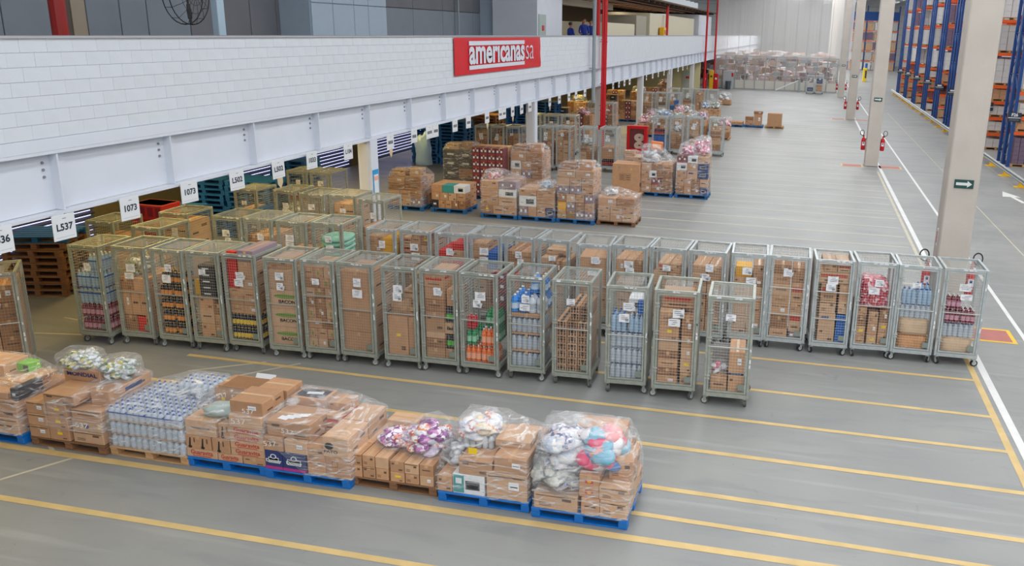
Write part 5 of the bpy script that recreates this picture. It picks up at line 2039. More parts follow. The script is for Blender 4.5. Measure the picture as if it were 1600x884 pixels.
for i, (s, y, z) in enumerate(SIGNS):
    e = empty('hanging_sign', (-10.1, y, z), RND.uniform(-.06, .06))
    e.rotation_euler[0] = RND.uniform(-.04, .04)
    lab = ('white hanging sign reading %s, %s from the left under the beam' % (s, ORD[i])) if s else \
        'worn white hanging sign, %s from the left under the beam' % ORD[i]
    tag(e, lab, 'sign', 'hanging signs under the beam' if s else 'worn hanging signs under the beam')
    link('sign_board', sgm, e)
    b = MB()
    for q in (-1, 1):
        b.box((-.005, q * .12, (3.05 - z + .17) / 2), (.006, .012, 3.06 - z - .17), GREYP)
        b.box((-.09, q * .12, 3.052 - z), (.19, .03, .016), GREYP)
    link('hanger', b.mesh('hanger'), e)
    if s:
        lettering(e, s, .135, DARKS, (.009, .0, .0), EAST, bold=.004)
    else:
        link('worn_print', bar, e)
    if i in (5, 8, 14, 17, 20):
        link('tan_tag', tagm, e, (0.0, .02, -.2))

# ================================================================== RED BANNER
b = MB()
ny, nz = 40, 8
Y0, Y1, Z0, Z1 = 23.3, 31.42, 4.34, 5.43


def bx(y, z):
    e = max(0, 1 - abs(y - Y0) / 1.2) + max(0, 1 - abs(y - Y1) / 1.5)
    return -10.165 + .012 * noise.noise(Vector((y * 1.2, z * 1.4, 0))) + .025 * e * noise.noise(Vector((y * 3 + z * 2.5, z * 1.2, 4)))


vs = [(bx(Y0 + (Y1 - Y0) * i / ny, Z0 + (Z1 - Z0) * j / nz), Y0 + (Y1 - Y0) * i / ny, Z0 + (Z1 - Z0) * j / nz) for j in range(nz + 1) for i in range(ny + 1)]
fs = [(j * (ny + 1) + i, j * (ny + 1) + i + 1, (j + 1) * (ny + 1) + i + 1, (j + 1) * (ny + 1) + i) for j in range(nz) for i in range(ny)]
b.add(vs, fs, mat('banner_red', (208, 4, 26), .42))
ban = link('banner', b.mesh('banner', True))
tag(ban, 'wide red vinyl banner with white lettering on the white parapet', 'banner')
b = MB()
for z0, z1 in ((5.20, 5.33), (4.48, 4.60)):
    b.quad((-10.138, 24.35, z0), (-10.138, 29.48, z0), (-10.138, 29.48, z1), (-10.138, 24.35, z1), WHITEW)
link('white_bar', b.mesh('white_bar'), ban)


def fit_text(s, y0, y1, z0, z1, m, bold):
    me = text_mesh(s, 1.0, m, bold)
    xs = [v.co.x for v in me.vertices]
    ys = [v.co.y for v in me.vertices]
    for v in me.vertices:
        v.co.x = y0 + (v.co.x - min(xs)) / (max(xs) - min(xs)) * (y1 - y0)
        v.co.y = z0 + (v.co.y - min(ys)) / (max(ys) - min(ys)) * (z1 - z0)
    return link('lettering', me, ban, (-10.136, 0, 0), EAST)


fit_text('amer\u0131canas', 24.35, 29.48, 4.63, 5.17, WHITEW, .03)
fit_text('sa', 29.62, 30.5, 4.66, 5.15, WHITEW, -.012)

# ================================================================== PIPES ON AND BEHIND THE PARAPET
def pipe(x, y, z0, z1, r, m, label, brackets=(), n=12):
    e = empty('pipe', (x, y, z0))
    tag(e, label, 'pipe')
    b = MB()
    b.tube((0, 0, 0), (0, 0, z1 - z0), r, m, n)
    link('pipe_body', b.mesh('pipe_body', False), e)
    for z in brackets:
        b = MB()
        b.tube((0, 0, z - z0 - .02), (0, 0, z - z0 + .02), r * 1.25, m if m is REDP else GREYP, n)
        b.box((-r * 1.3, 0, z - z0), (r * 1.8, .05, .04), GREYP)
        link('bracket', b.mesh('bracket'), e)
    return e


e = pipe(-9.96, 41.0, 0, 12, .11, REDP, 'thick red sprinkler riser in front of the parapet', (1.0, 2.1, 3.0, 5.2))
b = MB()
b.tube((-.2, 0, 1.0), (.0, 0, 1.0), .05, REDP, 8)
b.tube((-.2, 0, .9), (-.2, 0, 1.12), .09, REDP, 8)
link('valve', b.mesh('valve'), e)
pipe(-9.98, 40.6, 0, 12, .045, REDP, 'thin red pipe beside the thick red riser', (1.9, 3.2, 5.3))
pipe(-9.98, 38.95, 2.4, 12, .09, GREYP, 'grey downpipe left of the red riser on the parapet', (2.5, 4.0))
pipe(-10.75, 42.6, 4.5, 7.55, .13, REDP, 'red pipe standing behind the parapet at the riser')
pipe(-10.7, 63.5, 4.5, 7.55, .11, REDP, 'red pipe before the beige upper room')
pipe(-9.95, 82.0, 0, 12, .10, REDP, 'far red riser, left of the last pair', (1.4, 3.0))
pipe(-9.95, 90.2, 0, 12, .10, REDP, 'far red riser, right of the last pair', (1.4, 3.0))
pipe(-12.6, 12.4, 4.5, 8.3, .13, mat('dark_red_paint', (156, 30, 26), .4), 'dark red pipe on the grey upper wall at left')
pipe(-14.0, 32.6, 4.5, 8.2, .04, GREYP, 'slim grey conduit on the dark upper wall')
b = MB()
b.cbox((0, 0, 1.9), (.14, .2, 3.8), mat('pale_blue_post', (168, 190, 206), .5), .01)
o = link('steel_post', b.mesh('steel_post'), None, (-11.0, 14.36, 4.5))
tag(o, 'pale blue steel post behind the parapet beside the wall fan', 'post')
b = MB()
b.tube((-12, 44, 7.475), (-12, 80, 7.475), .05, PBE, 8)
o = link('pipe', b.mesh('pipe'))
tag(o, 'long beige pipe under the upper soffit', 'pipe')
b = MB()
b.box((-13, 48.5, 7.15), (.5, 12, .35), mat('duct_beige', (206, 196, 176), .6))
o = link('air_duct', b.mesh('air_duct'))
tag(o, 'beige air duct over the upper recess', 'duct')
for i in range(6):
    b = MB()
    b.tube((-11 - i * .9, 42, 7.495), (-11 - i * .9, 80.5, 7.495), .03, mat('copper_pipe', (150, 92, 66), .5), 6)
    o = link('pipe', b.mesh('pipe'))
    tag(o, 'thin brown pipe under the upper soffit, %s from the hall' % ORD[i], 'pipe', 'thin soffit pipes')

# ---------------- wall fan
fan = empty('wall_fan', (-12.5, 15.5, 6.22), 0)
tag(fan, 'black caged wall fan on an arm above the parapet', 'fan')
FBL = mat('fan_black', (24, 24, 28), .45)
b = MB()
R_ = .58
for rr, xx in ((R_, 0), (R_, -.16), (.36, .1), (.2, .13)):
    b.path([(xx, rr * math.cos(t * PI / 14), rr * math.sin(t * PI / 14)) for t in range(29)], .011 if rr == R_ else .005, FBL, 5)
for t in range(14):
    a = t * 2 * PI / 14
    c, s = math.cos(a), math.sin(a)
    b.path([(.14, .05 * c, .05 * s), (.1, .36 * c, .36 * s), (0, R_ * c, R_ * s), (-.16, R_ * c, R_ * s)], .005, FBL, 4)
link('cage', b.mesh('cage'), fan)
for t in range(3):
    a = t * 2 * PI / 3 + .6
    b = MB()
    for k in range(5):
        r0 = .08 + .095 * k
        r1 = r0 + .1
        wq = (.05, .10, .13, .12, .07)[k]
        b.box(((0), (r0 + r1) / 2, 0), (.012, .1, wq), FBL, T=None)
    o = link('blade', b.mesh('blade'), fan, (-.06, 0, 0), (a, 0, 0))
b = MB()
b.tube((-.25, 0, 0), (.04, 0, 0), .08, FBL, 10)
link('motor', b.mesh('motor'), fan)
b = MB()
b.tube((-.2, 0, 0), (1.4, -1.05, 0.05), .03, FBL, 6)
b.box((1.2, -.95, .05), (.12, .3, .12), FBL)
link('arm', b.mesh('arm'), fan)

# ---------------- people on the upper floor
SKIN = mat('skin', (176, 122, 96), .6)
HAIR = mat('dark_hair', (40, 28, 24), .6)
SHIRT = mat('blue_uniform', (24, 54, 150), .7, var=.1)
TROUS = mat('dark_trousers', (40, 44, 60), .8)


def person(loc, rz, ht, label, bend=0.0, hair_long=False):
    pts = {'pel': (0, 0, .93, .135), 'bel': (0, -.0, 1.08, .13), 'che': (0, .0, 1.28, .145), 'nec0': (0, .0, 1.45, .075), 'nec': (0, -.01, 1.53, .052), 'hd0': (0, -.02, 1.60, .082), 'hd1': (0, -.015, 1.68, .10), 'hd2': (0, 0, 1.74, .075),
           'hl': (.09, 0, .88, .095), 'kl': (.10, -.02, .50, .068), 'al': (.10, .01, .09, .045), 'tl': (.11, -.15, .04, .04), 'hr': (-.09, 0, .88, .095), 'kr': (-.10, -.02, .50, .068), 'ar': (-.10, .01, .09, .045), 'tr': (-.11, -.15, .04, .04),
           'sl': (.185, 0, 1.41, .065), 'el': (.25, -.02, 1.13, .048), 'wl': (.20, -.22, 1.02, .034), 'fl': (.17, -.31, 1.03, .036), 'sr': (-.185, 0, 1.41, .065), 'er': (-.25, -.02, 1.13, .048), 'wr': (-.20, -.22, 1.02, .034), 'fr': (-.17, -.31, 1.03, .036)}
    ed = [('pel', 'bel'), ('bel', 'che'), ('che', 'nec0'), ('nec0', 'nec'), ('nec', 'hd0'), ('hd0', 'hd1'), ('hd1', 'hd2'), ('pel', 'hl'), ('hl', 'kl'), ('kl', 'al'), ('al', 'tl'), ('pel', 'hr'), ('hr', 'kr'), ('kr', 'ar'), ('ar', 'tr'),
          ('nec0', 'sl'), ('sl', 'el'), ('el', 'wl'), ('wl', 'fl'), ('nec0', 'sr'), ('sr', 'er'), ('er', 'wr'), ('wr', 'fr')]
    names = list(pts)
    me = bpy.data.meshes.new('person')
    k = ht / 1.80
    me.from_pydata([tuple(c * k for c in pts[n][:3]) for n in names], [(names.index(a), names.index(c)) for a, c in ed], [])
    o = bpy.data.objects.new('person', me)
    COL.objects.link(o)
    o.modifiers.new('skin', 'SKIN')
    sv = me.skin_vertices[0].data
    for i, n in enumerate(names):
        sv[i].radius = (pts[n][3] * k * (1.25 if n in ('pel', 'bel', 'che') else 1), pts[n][3] * k)
        sv[i].use_root = n == 'pel'
    ss = o.modifiers.new('sub', 'SUBSURF')
    ss.levels = ss.render_levels = 2
    dg = bpy.context.evaluated_depsgraph_get()
    m2 = bpy.data.meshes.new_from_object(o.evaluated_get(dg))
    o.modifiers.clear()
    o.data = m2
    m2.materials.clear()
    for m in (SHIRT, SKIN, TROUS, BLACK):
        m2.materials.append(m)
    for p in m2.polygons:
        z, x = p.center.z / k, abs(p.center.x) / k
        y = p.center.y / k
        p.material_index = 1 if z > 1.49 else (3 if z < .1 else (2 if z < .92 and x < .2 else (1 if y < -.2 else 0)))
        p.use_smooth = True
    o.location, o.rotation_euler = loc, (0, 0, rz)
    tag(o, label, 'person')
    b = MB()
    b.lathe([(.102, .0), (.108, .05), (.10, .10), (.07, .135), (.02, .15)], HAIR, 12)
    hr = link('hair', b.mesh('hair', True), o, (0, .012 * k, 1.66 * k), (-.25, 0, 0))
    hr.scale = (k, k, k)
    if hair_long:
        hr2 = link('hair', blob_mesh('hair', .09, .06, .20, HAIR, 2, .05, 2), o, (0, .10 * k, 1.36 * k))
    b = MB()
    b.tube((0, -.105, 1.655), (0, -.145, 1.635), .012, SKIN, 6, True, .018)
    for s in (-1, 1):
        b.box((s * .036, -.113, 1.675), (.022, .008, .01), HAIR)
    b.box((0, -.105, 1.60), (.045, .01, .012), mat('lips', (150, 80, 76), .5))
    for s in (-1, 1):
        b.tube((s * .095, .0, 1.63), (s * .112, .005, 1.68), .016, SKIN, 6)
    fc = link('face', b.mesh('face'), o)
    fc.scale = (k, k, k)
    return o


person((-11.6, 40.6, 4.5), 2.6, 1.58, 'person in a blue shirt with head turned away, leftmost of three')
person((-11.3, 42.0, 4.5), .45, 1.80, 'long haired person in a blue shirt facing the hall', hair_long=True)
person((-11.3, 43.3, 4.5), .3, 1.74, 'person in blue partly hidden by the grey downpipe')
# yellow dispenser on the beige room
b = MB()
b.cbox((0, 0, .55), (.35, .9, 1.1), mat('dispenser_yellow', (240, 180, 20), .4), .03)
for s in (-1, 1):
    b.box((.178, s * .2, .75), (.004, .16, .3), BLACK)
o = link('yellow_dispenser', b.mesh('yellow_dispenser'), None, (-10.75, 62.0, 4.95))
tag(o, 'tall yellow dispenser before the beige upper room', 'dispenser')

# ================================================================== COLUMN SIGNS, EXTINGUISHERS
def extinguisher(x, y, side, label):
    e = empty('fire_extinguisher', (x, y, .72))
    tag(e, label, 'fire extinguisher', 'fire extinguishers on the concrete columns')
    b = MB()
    b.lathe([(.085, 0), (.10, .03), (.10, .46), (.075, .54), (.035, .58), (.03, .60)], REDP, 14)
    link('cylinder', b.mesh('cylinder', True), e)
    b = MB()
    b.tube((0, 0, .60), (0, 0, .68), .03, REDP, 8)
    b.box((0, -.05, .69), (.03, .16, .02), REDP)
    b.box((0, -.05, .73), (.03, .16, .015), REDP)
    link('valve', b.mesh('valve'), e)
    b = MB()
    L = [(side * .02, 0, .66)] + [(side * (.09 + .09 * math.sin(t)), -.02, .80 - .12 * math.cos(t)) for t in [0.2 + .5 * q for q in range(12)]]
    b.path(L, .014, DRUBBER, 6)
    b.tube(L[-1], (side * .05, -.05, .62), .022, DRUBBER, 6)
    link('hose', b.mesh('hose'), e)
    b = MB()
    b.box((0, -.098, .3), (.11, .012, .16), PAPER)
    b.box((0, -.106, .33), (.05, .002, .06), BLUEINK)
    link('instruction_label', b.mesh('instruction_label'), e)
    b = MB()
    b.box((-side * .11, .0, .5), (.05, .05, .08), GREYP)
    link('wall_bracket', b.mesh('wall_bracket'), e)


for i, cy in enumerate(COLS_Y):
    where = ('nearest column', 'second column', 'third column', 'fourth column')[i]
    for s in (-1, 1):
        extinguisher(3.13 + s * .43, cy + .25, s, 'red fire extinguisher on the %s side of the %s' % ('left' if s < 0 else 'right', where))
    e = empty('exit_arrow_sign', (3.14, cy - .025, 3.07))
    tag(e, 'green sign with a white arrow on the %s' % where, 'sign', 'arrow signs on the columns')
    b = MB()
    b.cbox((0, 0, 0), (.36, .012, .17), GREEN, .003)
    link('sign_board', b.mesh('sign_board'), e)
    b = MB()
    b.add([(-.15, -.008, -.028), (.06, -.008, -.028), (.06, -.008, -.065), (.15, -.008, 0), (.06, -.008, .065), (.06, -.008, .028), (-.15, -.008, .028)], [(0, 1, 5, 6), (2, 3, 4)], WHITEC)
    link('arrow', b.mesh('arrow'), e)
    if i == 0:
        b = MB()
        b.box((2.822, cy + .3, 1.9), (.012, .1, .35), WHITEC)
        b.box((2.815, cy + .3, 1.9), (.004, .06, .24), REDINK)
        o = link('wall_notice', b.mesh('wall_notice'))
        tag(o, 'small red and white notice on the left face of nearest column', 'notice')
# poster on the first white post
b = MB()
b.box((-10.18, 18.45, 2.02), (.008, .27, .62), mat('poster_blue', (36, 150, 208), .5))
b.box((-10.174, 18.45, 1.98), (.008, .20, .46), WHITEC)
b.box((-10.168, 18.45, 2.12), (.006, .18, .10), mat('poster_peach', (238, 170, 140), .5))
o = link('poster', b.mesh('poster'))
tag(o, 'blue bordered poster on the first white post', 'poster')

# ---------------- red hose cabinet
e = empty('hose_cabinet', (-7.85, 39.35, .0))
tag(e, 'red fire hose cabinet with glass front and white hose inside', 'hose cabinet')
b = MB()
for s in (-1, 1):
    b.box((s * .46, 0, .78), (.06, .42, 1.2), REDP)
    b.box((0, 0, .78 + s * .58), (.9, .42, .05), REDP)
b.box((0, .2, .78), (.9, .02, 1.15), mat('cabinet_inside', (120, 16, 24), .5))
for s in (-1, 1):
    b.box((s * .4, -.22, .78), (.10, .03, 1.14), REDP)
    b.box((0, -.22, .78 + s * .52), (.72, .03, .10), REDP)
b.box((0, 0, .09), (.8, .36, .18), REDP)
link('body', b.mesh('body'), e)
b = MB()
b.quad((-.36, -.21, .3), (.36, -.21, .3), (.36, -.21, 1.26), (-.36, -.21, 1.26), mat('cabinet_glass', (190, 120, 120), .05, alpha=.18))
link('glass', b.mesh('glass'), e)
HOSE = mat('canvas_hose', (226, 214, 196), .8)
for z, x in ((.82, .1), (.44, .1)):
    b = MB()
    for rr in (.08, .13, .18, .23):
        b.path([(x + rr * math.cos(t * PI / 10), -.02 - .03 * (rr > .1), z + rr * .75 * math.sin(t * PI / 10)) for t in range(21)], .028, HOSE, 6)
    link('hose_coil', b.mesh('hose_coil'), e)

# ---------------- hanging blue bag under the mezzanine
hb = Holder(Vector((-13.6, 28.2, 0)), 0, 'under the mezzanine', 'bags under the mezzanine')
o = sack(hb, 0, 0, .8, .26, .26, .70, mat('clear_blue_bag', (176, 208, 240), .2, alpha=.8), 'big hanging translucent blue bag', 4, amp=.3)
hb.finish()

# ================================================================== RACKING ON THE RIGHT
LV = (0.85, 1.7, 2.55, 3.4, 5.1, 6.8, 8.5, 10.2)
LV0 = (1.6, 2.3, 3.45, 5.2, 6.95, 8.6, 10.3)


def up_mesh():
    b = MB()
    b.box((0, 0, 5.6), (.14, .13, 11.2), BLUR)
    b.box((0, 0, .02), (.2, .16, .04), BLUR)
    for k in range(24):
        b.box((-.062, 0, .4 + k * .45), (.004, .03, .09), mat('slot_dark', (10, 34, 76), .6))
    return b.mesh('upright')


UPM = up_mesh()
b = MB()
for k in range(11):
    z = .5 + k * .95
    b.tube((0, -.46, z), (0, .46, z + .9 if k % 2 else z + .0), .022, BLUR, 4)
    b.tube((0, -.46 if k % 2 else .46, z), (0, .46 if k % 2 else -.46, z + .92), .022, BLUR, 4)
BRM = b.mesh('brace')
b = MB()
b.box((0, 0, 0), (2.62, .05, .15), ORAN)
b.box((0, -.027, 0), (.5, .004, .07), PAPER)
BEM = b.mesh('beam')


def load_mesh(kind):
    def mk():
        r = random.Random(kind * 11)
        b = MB()
        st = [mat('wrapped_white_goods', (214, 212, 210), .35, rnd=.06), KRAFT2, MAUVE, mat('wrapped_grey_goods', (186, 184, 182), .35, rnd=.08), KRAFT3,
              mat('purple_printed_goods', (118, 96, 116), .6, rnd=.1), KRAFT, mat('small_white_goods', (206, 200, 196), .5, rnd=.08), MAROONC][kind]
        nx, ny, nz = (3, 3, 2) if kind > 5 else ((3, 3, 4) if kind != 5 else (4, 4, 6))
        H_ = (1.25, 1.1, 1.2, 1.3, .9, 1.25, .5, .46, .5)[kind]
        for i in range(nx):
            for j in range(ny):
                for k in range(nz):
                    if 0 < i < nx - 1 and 0 < j < ny - 1 and k < nz - 1:
                        continue
                    a, c, d = 1.12 / nx, .96 / ny, H_ / nz
                    b.box((-.56 + a * (i + .5), -.48 + c * (j + .5), d * (k + .5)), (a - .012 - r.uniform(0, .02), c - .012 - r.uniform(0, .02), d - .008), st)
        return b.mesh('stacked_cartons')
    return cached(('load', kind), mk)


LNAME = ['white wrapped load', 'pale carton load', 'mauve carton load', 'grey wrapped load', 'dark carton load', 'purple printed carton load', 'low brown carton load', 'low white carton load', 'low maroon carton load']
ROWY = (43.6, 50.0, 56.2, 62.1, 68.2, 75.0, 82.5, 90.0, 97.5)
RX = 9.62


def rack(x0, yc, n, bays, sign, dirx=1):
    e = empty('pallet_rack', (x0, yc, 0))
    tag(e, 'blue and orange pallet rack, %s row from the camera on the right' % ORD[n], 'rack', 'pallet racks on the right')
    ys = (-1.03, -.09, .09, 1.03)
    for bx_ in range(bays + 1):
        for y in ys:
            link('upright', UPM, e, (bx_ * 2.74, y, 0))
        for s in (-1, 1):
            link('brace', BRM, e, (bx_ * 2.74, s * .56, 0))
    for bx_ in range(bays):
        for z in (LV0 if n == 0 else LV):
            for y in (-1.09, -.03, .03, 1.09):
                link('beam', BEM, e, (bx_ * 2.74 + 1.37, y, z), (0, 0, PI if y > 0 else 0))
    b = MB()
    b.cbox((0, 0, 0), (.6, .03, .44), DARKS, .004)
    b.box((0, -.017, -.02), (.56, .004, .03), WHITEC)
    if not sign:
        b.box((0, -.017, .1), (.3, .004, .1), WHITEC)
    b.box((0, -.017, -.12), (.4, .004, .07), PRINT)
    link('aisle_sign', b.mesh('aisle_sign'), e, (-.03, -1.14, 2.35))
    if sign:
        lettering(e, sign, .2, WHITEC, (-.03, -1.158, 2.46), bold=.006)
    return e


for n, yc in enumerate(ROWY):
    bays = 2 if n < 2 else 1
    rack(RX, yc, n, bays, 'F26' if n == 0 else '')
    for s, side in ((-1, 'front'), (1, 'rear')):
        for bx_ in range(bays):
            if bx_ == 1 and s > 0:
                continue
            lv = LV0 if n == 0 else LV
            for li, z in enumerate((0.0,) + lv[:-1]):
                for sl in (0, 1):
                    if sl == 1 and (n > 4 or s > 0):
                        continue
                    r = random.Random(n * 100 + li * 10 + sl + (s > 0) * 5 + bx_ * 77)
                    if r.random() < .08:
                        continue
                    kind = r.choice((0, 3, 0, 3, 1, 0, 5)) if li > 1 else r.choice((5, 1, 0, 2, 3))
                    nxt = lv[li] - z
                    if n == 0 and s < 0 and li < 1:
                        kind = 5
                    elif nxt < 1.4:
                        kind = r.choice((6, 7, 8, 6, 7))
                    zz = z + (.08 if li else 0)
                    e = empty('palletised_load', (RX + bx_ * 2.74 + .72 + sl * 1.3, yc + s * .55, zz), r.uniform(-.01, .01))
                    tag(e, '%s, level %s, slot %s, %s face of the %s rack row' % (LNAME[kind], ORD[li], ORD[bx_ * 2 + sl], side, ORD[n]), 'pallet load', 'loads on the right racks')
                    link('pallet', pallet_solid(WOOD), e)
                    o = link('stacked_cartons', load_mesh(kind), e, (0, 0, .143))
                    o['kind'] = 'stuff'
# rack closing the end of the aisle
e = empty('pallet_rack', (6.5, 160, 0))
tag(e, 'blue and orange pallet rack closing the far end of the aisle', 'rack')
for i in range(4):
    for y in (-.5, .5):
        link('upright', UPM, e, (i * 2.74, y, 0))
for i in range(3):
    for z in (1.6, 3.4, 5.1, 6.8, 8.5):
        link('beam', BEM, e, (i * 2.74 + 1.37, -.55, z))
    for li, z in enumerate((0.0, 1.6, 3.4, 5.1, 6.8)):
        for sl in (0, 1):
            kind = (1, 0, 3, 1, 5)[(li + i + sl) % 5]
            q = empty('palletised_load', (6.5 + i * 2.74 + .72 + sl * 1.3, 160, z + (.08 if li else 0)))
            tag(q, '%s, level %s, slot %s, rack at the aisle end' % (LNAME[kind], ORD[li], ORD[i * 2 + sl]), 'pallet load', 'loads on the end rack')
            link('pallet', pallet_solid(WOOD), q)
            o = link('stacked_cartons', load_mesh(kind), q, (0, 0, .143))
            o['kind'] = 'stuff'
b = MB()
b.box((10.6, 159.4, 9.4), (8.2, .1, 1.5), BLUR)
o = link('rack_guard_panel', b.mesh('rack_guard_panel'))
o.parent = e
o.location = (-6.5, -160, 0)

# ---------------- guard rail with yellow feet
gr = empty('guard_rail', (8.75, 62, 0))
tag(gr, 'long galvanised guard rail on yellow feet before the racks', 'guard rail')
GR = mat('rail_steel', (142, 146, 146), .4, .4, var=.1)
for k in range(11):
    b = MB()
    L = 6.0
    prof = [(.0, .24), (-.05, .28), (-.05, .32), (0, .36), (-.05, .40), (-.05, .44), (0, .48)]
    vs = [(x, -L / 2, z) for x, z in prof] + [(x, L / 2, z) for x, z in prof] + [(x + .012, -L / 2, z) for x, z in prof] + [(x + .012, L / 2, z) for x, z in prof]
    q = len(prof)
    fs = []
    for i in range(q - 1):
        fs += [(i, i + 1, q + i + 1, q + i), (2 * q + i, 3 * q + i, 3 * q + i + 1, 2 * q + i + 1)]
    b.add(vs, fs, GR)
    link('rail', b.mesh('rail'), gr, (0, -30 + 6.0 * k, 0))
YF = mat('foot_yellow', (234, 184, 24), .5)
b = MB()
b.box((.07, 0, .2), (.1, .14, .4), YF)
b.add([(.0, -.09, .0), (.0, .09, 0), (.34, .09, 0), (.34, -.09, 0), (.12, -.06, .36), (.12, .06, .36)], [(0, 1, 5, 4), (2, 3, 4, 5), (0, 4, 3), (1, 2, 5), (0, 3, 2, 1)], YF)
b.box((.1, 0, .015), (.5, .3, .03), YF)
fm = b.mesh('foot')
for k in range(22):
    link('foot', fm, gr, (.02, -31.5 + 3.0 * k, 0))
# yellow machine far down the aisle
b = MB()
b.cbox((0, 0, .9), (.5, .8, 1.8), mat('machine_yellow', (232, 200, 40), .5), .04)
b.box((.1, -.41, 1.0), (.2, .01, 1.0), BLACK)
b.box((.1, 0, 2.1), (.3, .3, .6), BLUEC)
o = link('stacker', b.mesh('stacker'), None, (7.2, 118, 0))
tag(o, 'yellow stacker machine standing far down the aisle', 'machine')

# ================================================================== FAR FENCE, NET AND THE HALL BEHIND
fe = empty('mesh_fence', (0, 92, 0))
tag(fe, 'grey steel mesh fence with white lower panels across the far hall', 'fence')
FG = mat('fence_grey', (160, 166, 168), .5, .2)
for k in range(13):
    b = MB()
    b.box((0, 0, 1.75), (.1, .1, 3.5), FG)
    link('post', b.mesh('post'), fe, (-10 + k * 1.07, 0, 0))
for z in (.06, 1.5, 3.0, 3.45):
    b = MB()
    b.box((-3.6, 0, z), (12.9, .07, .07), FG)
    link('rail', b.mesh('rail'), fe)
for k in range(12):
    b = MB()
    b.box((0, .02, .5), (1.0, .02, .9), mat('fence_panel', (206, 202, 192), .6))
    link('lower_panel', b.mesh('lower_panel'), fe, (-9.47 + k * 1.07, 0, 0))
b = MB()
for k in range(60):
    b.box((-10 + k * .215, 0, 2.2), (.012, .012, 2.5), FG)
o = link('wires', b.mesh('wires'), fe)
o['kind'] = 'stuff'
# tall fine net above and behind the fence
b = MB()
for i in range(13):
    x = -10.15 + i * 1.09
    b.quad((x, 92.3 + .12 * (i % 2), 3.3), (x + 1.09, 92.3 + .12 * ((i + 1) % 2), 3.3), (x + 1.09, 92.3 + .12 * ((i + 1) % 2), 12.2), (x, 92.3 + .12 * (i % 2), 12.2), MATS.get('net') or net_mat())
for i in range(13):
    x = -10.15 + i * 1.09
    b.quad((x, 92.3 + .12 * (i % 2), .02), (x + 1.09, 92.3 + .12 * ((i + 1) % 2), .02), (x + 1.09, 92.3 + .12 * ((i + 1) % 2), 3.3), (x, 92.3 + .12 * (i % 2), 3.3), MATS.get('thin_net') or net_mat('thin_net', .2, .34))
o = link('net_curtain', b.mesh('net_curtain'))
tag(o, 'fine whitish net curtain hanging over the far fence', 'net')
for k in range(12):
    b = MB()
    b.tube((-10.1 + k * 1.2, 92.2, 3.4), (-10.1 + k * 1.2, 92.2, 12.2), .012, FG, 4)
    o = link('net_cable', b.mesh('net_cable'))
    tag(o, 'vertical cable on the net curtain, %s from the left' % ORD[k], 'cable', 'cables of the net curtain')
# goods standing behind the fence
b = MB()
r = random.Random(5)
cols = [mat('far_white_goods', (226, 222, 220), .6), mat('far_pink_goods', (222, 190, 190), .6), KRAFT2, KRAFT3, mat('far_grey_goods', (160, 160, 162), .6), MAROONC]
for k in range(900):
    y = r.choice((96, 100, 105, 111, 118, 126))
    b.box((r.uniform(-16, 2.6), y + r.uniform(-1, 1), r.choice((.3, .9, 1.5, 2.1, 2.7, 3.2)) + r.uniform(-.1, .1)), (r.uniform(.4, 1.0), .8, r.uniform(.35, .6)), r.choice(cols))
o = link('far_goods', b.mesh('far_goods'))
o['kind'] = 'stuff'
tag(o, 'crowded pale goods stacked behind the far fence', 'goods')
# two loaded cages, cabinet, bin, barrier and hydrants in front of the fence
for i, (x, y) in enumerate(((.15, 89.2), (1.05, 89.4))):
    roll_cage(Vector((x, y, 0)), 0, 1.15, 'loaded roll cage before the far fence, %s one' % ('left', 'right')[i], 'roll cages by the far fence', GALVB, (0.0,), True, True)
    h = Holder(Vector((x, y, 0)), 0, 'in the %s cage by the far fence' % ('left', 'right')[i], 'goods by the far fence')
    h.grid(-.3, .3, B0, [.22, .22, .22] if i else [.4], 1, [P, A_] if i else 'navy')
    if i:
        h.grid(-.3, .3, B0 + .8, [.5], 1, 'navy')
    h.finish()
b = MB()
b.cbox((0, 0, .95), (1.1, .4, 1.9), mat('cabinet_grey', (176, 182, 184), .5), .02)
b.box((.45, -.21, 1.5), (.2, .02, .4), REDP)
o = link('cabinet', b.mesh('cabinet'), None, (-8.5, 91.2, 0))
tag(o, 'grey cabinet with a red box before the far fence', 'cabinet')
b = MB()
b.lathe([(.24, 0), (.3, .8), (.32, .82), (.30, .86)], mat('bin_dark', (70, 84, 90), .5), 12)
o = link('waste_bin', b.mesh('waste_bin'), None, (-8.4, 90.5, 0))
tag(o, 'dark waste bin before the grey far cabinet', 'bin')
ba = empty('barrier_arm', (-1.0, 90.8, 0))
tag(ba, 'white diagonal barrier arm before the far fence', 'barrier')
b = MB()
b.tube((0, 0, 1.2), (-2.4, 0, .1), .07, WHITEC, 8)
link('arm', b.mesh('arm'), ba)
b = MB()
b.box((0, 0, .6), (.25, .25, 1.3), FG)
link('post', b.mesh('post'), ba)
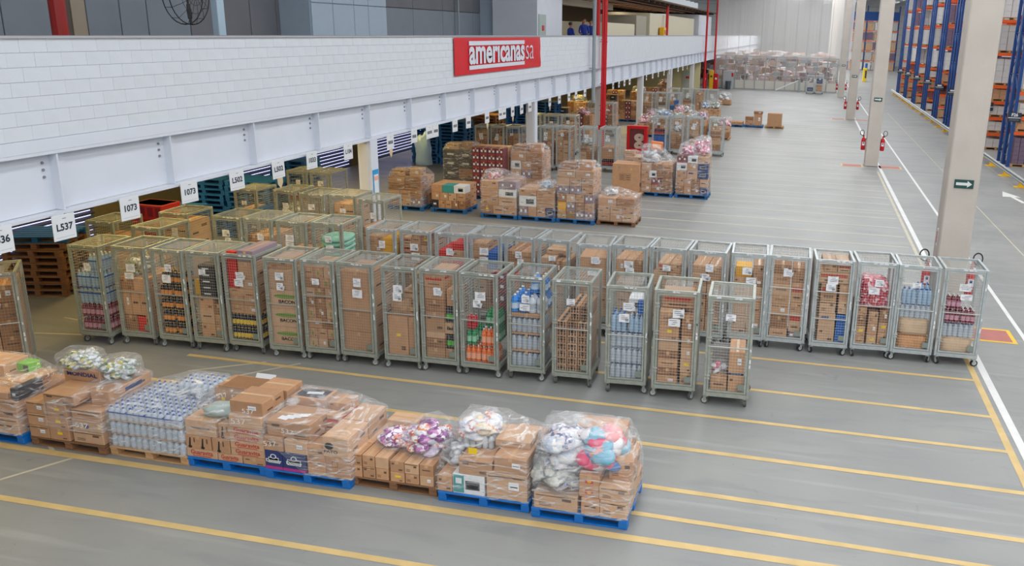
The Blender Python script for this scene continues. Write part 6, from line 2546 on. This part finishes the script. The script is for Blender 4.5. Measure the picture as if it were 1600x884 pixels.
for i, (x, m, hh) in enumerate(((-10.6, REDP, 1.6), (-9.95, YF, 2.0), (-9.45, REDP, 1.7))):
    b = MB()
    b.cbox((0, 0, hh / 2), (.42, .4, hh), m, .03)
    b.box((0, -.21, hh * .7), (.2, .02, .2), WHITEC if m is REDP else BLACK)
    o = link('hydrant_box', b.mesh('hydrant_box'), None, (x, 88.0, 0))
    tag(o, '%s box by the far red risers, %s' % ('yellow' if m is YF else 'red', ('leftmost', 'centre one', 'rightmost')[i]), 'hydrant box')

# ================================================================== CARTONS TOO SMALL OR HIDDEN: ONE JOINED MESS
bpy.context.view_layer.update()
_cp = Vector((0, 0, CAM_H))


def _score(o):
    d = (o.matrix_world.translation - _cp).length
    v = [abs(c) for c in o.dimensions]
    return -1 if o['_hid'] else max(v[0], .2) * max(v[2], .1) / (d * d)


_rank = sorted(CARTONS, key=_score, reverse=True)
rest = MB()
_drop = []
for o in _rank[330:]:
    if o.children:
        continue
    mw = o.matrix_world
    vs = [mw @ v.co for v in o.data.vertices]
    base = len(rest.v)
    rest.v += [tuple(v) for v in vs]
    ms = list(o.data.materials)
    for p in o.data.polygons:
        rest.f.append([base + i for i in p.vertices])
        m = ms[p.material_index]
        if m in (KRAFT, KRAFT2, KRAFT3):
            m = (KRAFT, KRAFT2, KRAFT3, m, m)[hash((round(mw.translation.x, 2), round(mw.translation.z, 2))) % 5]
        rest.m.append(rest.mi(m))
    _drop.append(o)
for o in _rank:
    del o['_hid']
for o in _drop:
    USED.pop(o.get('label', ''), None)
    bpy.data.objects.remove(o)
o = link('small_cartons', rest.mesh('small_cartons'))
o['kind'] = 'stuff'
tag(o, 'many small distant cartons on pallets and in cages', 'cartons')

dup = [k for k, v in USED.items() if v > 1]
print('duplicate labels:', len(dup), dup[:12])
print('too long:', [k for k in USED if len(k.split()) > 16][:10])
print('objects', len(bpy.data.objects), 'top', sum(1 for o in bpy.data.objects if o.parent is None))
print('tris', sum(len(m.polygons) * 2 for m in bpy.data.meshes))
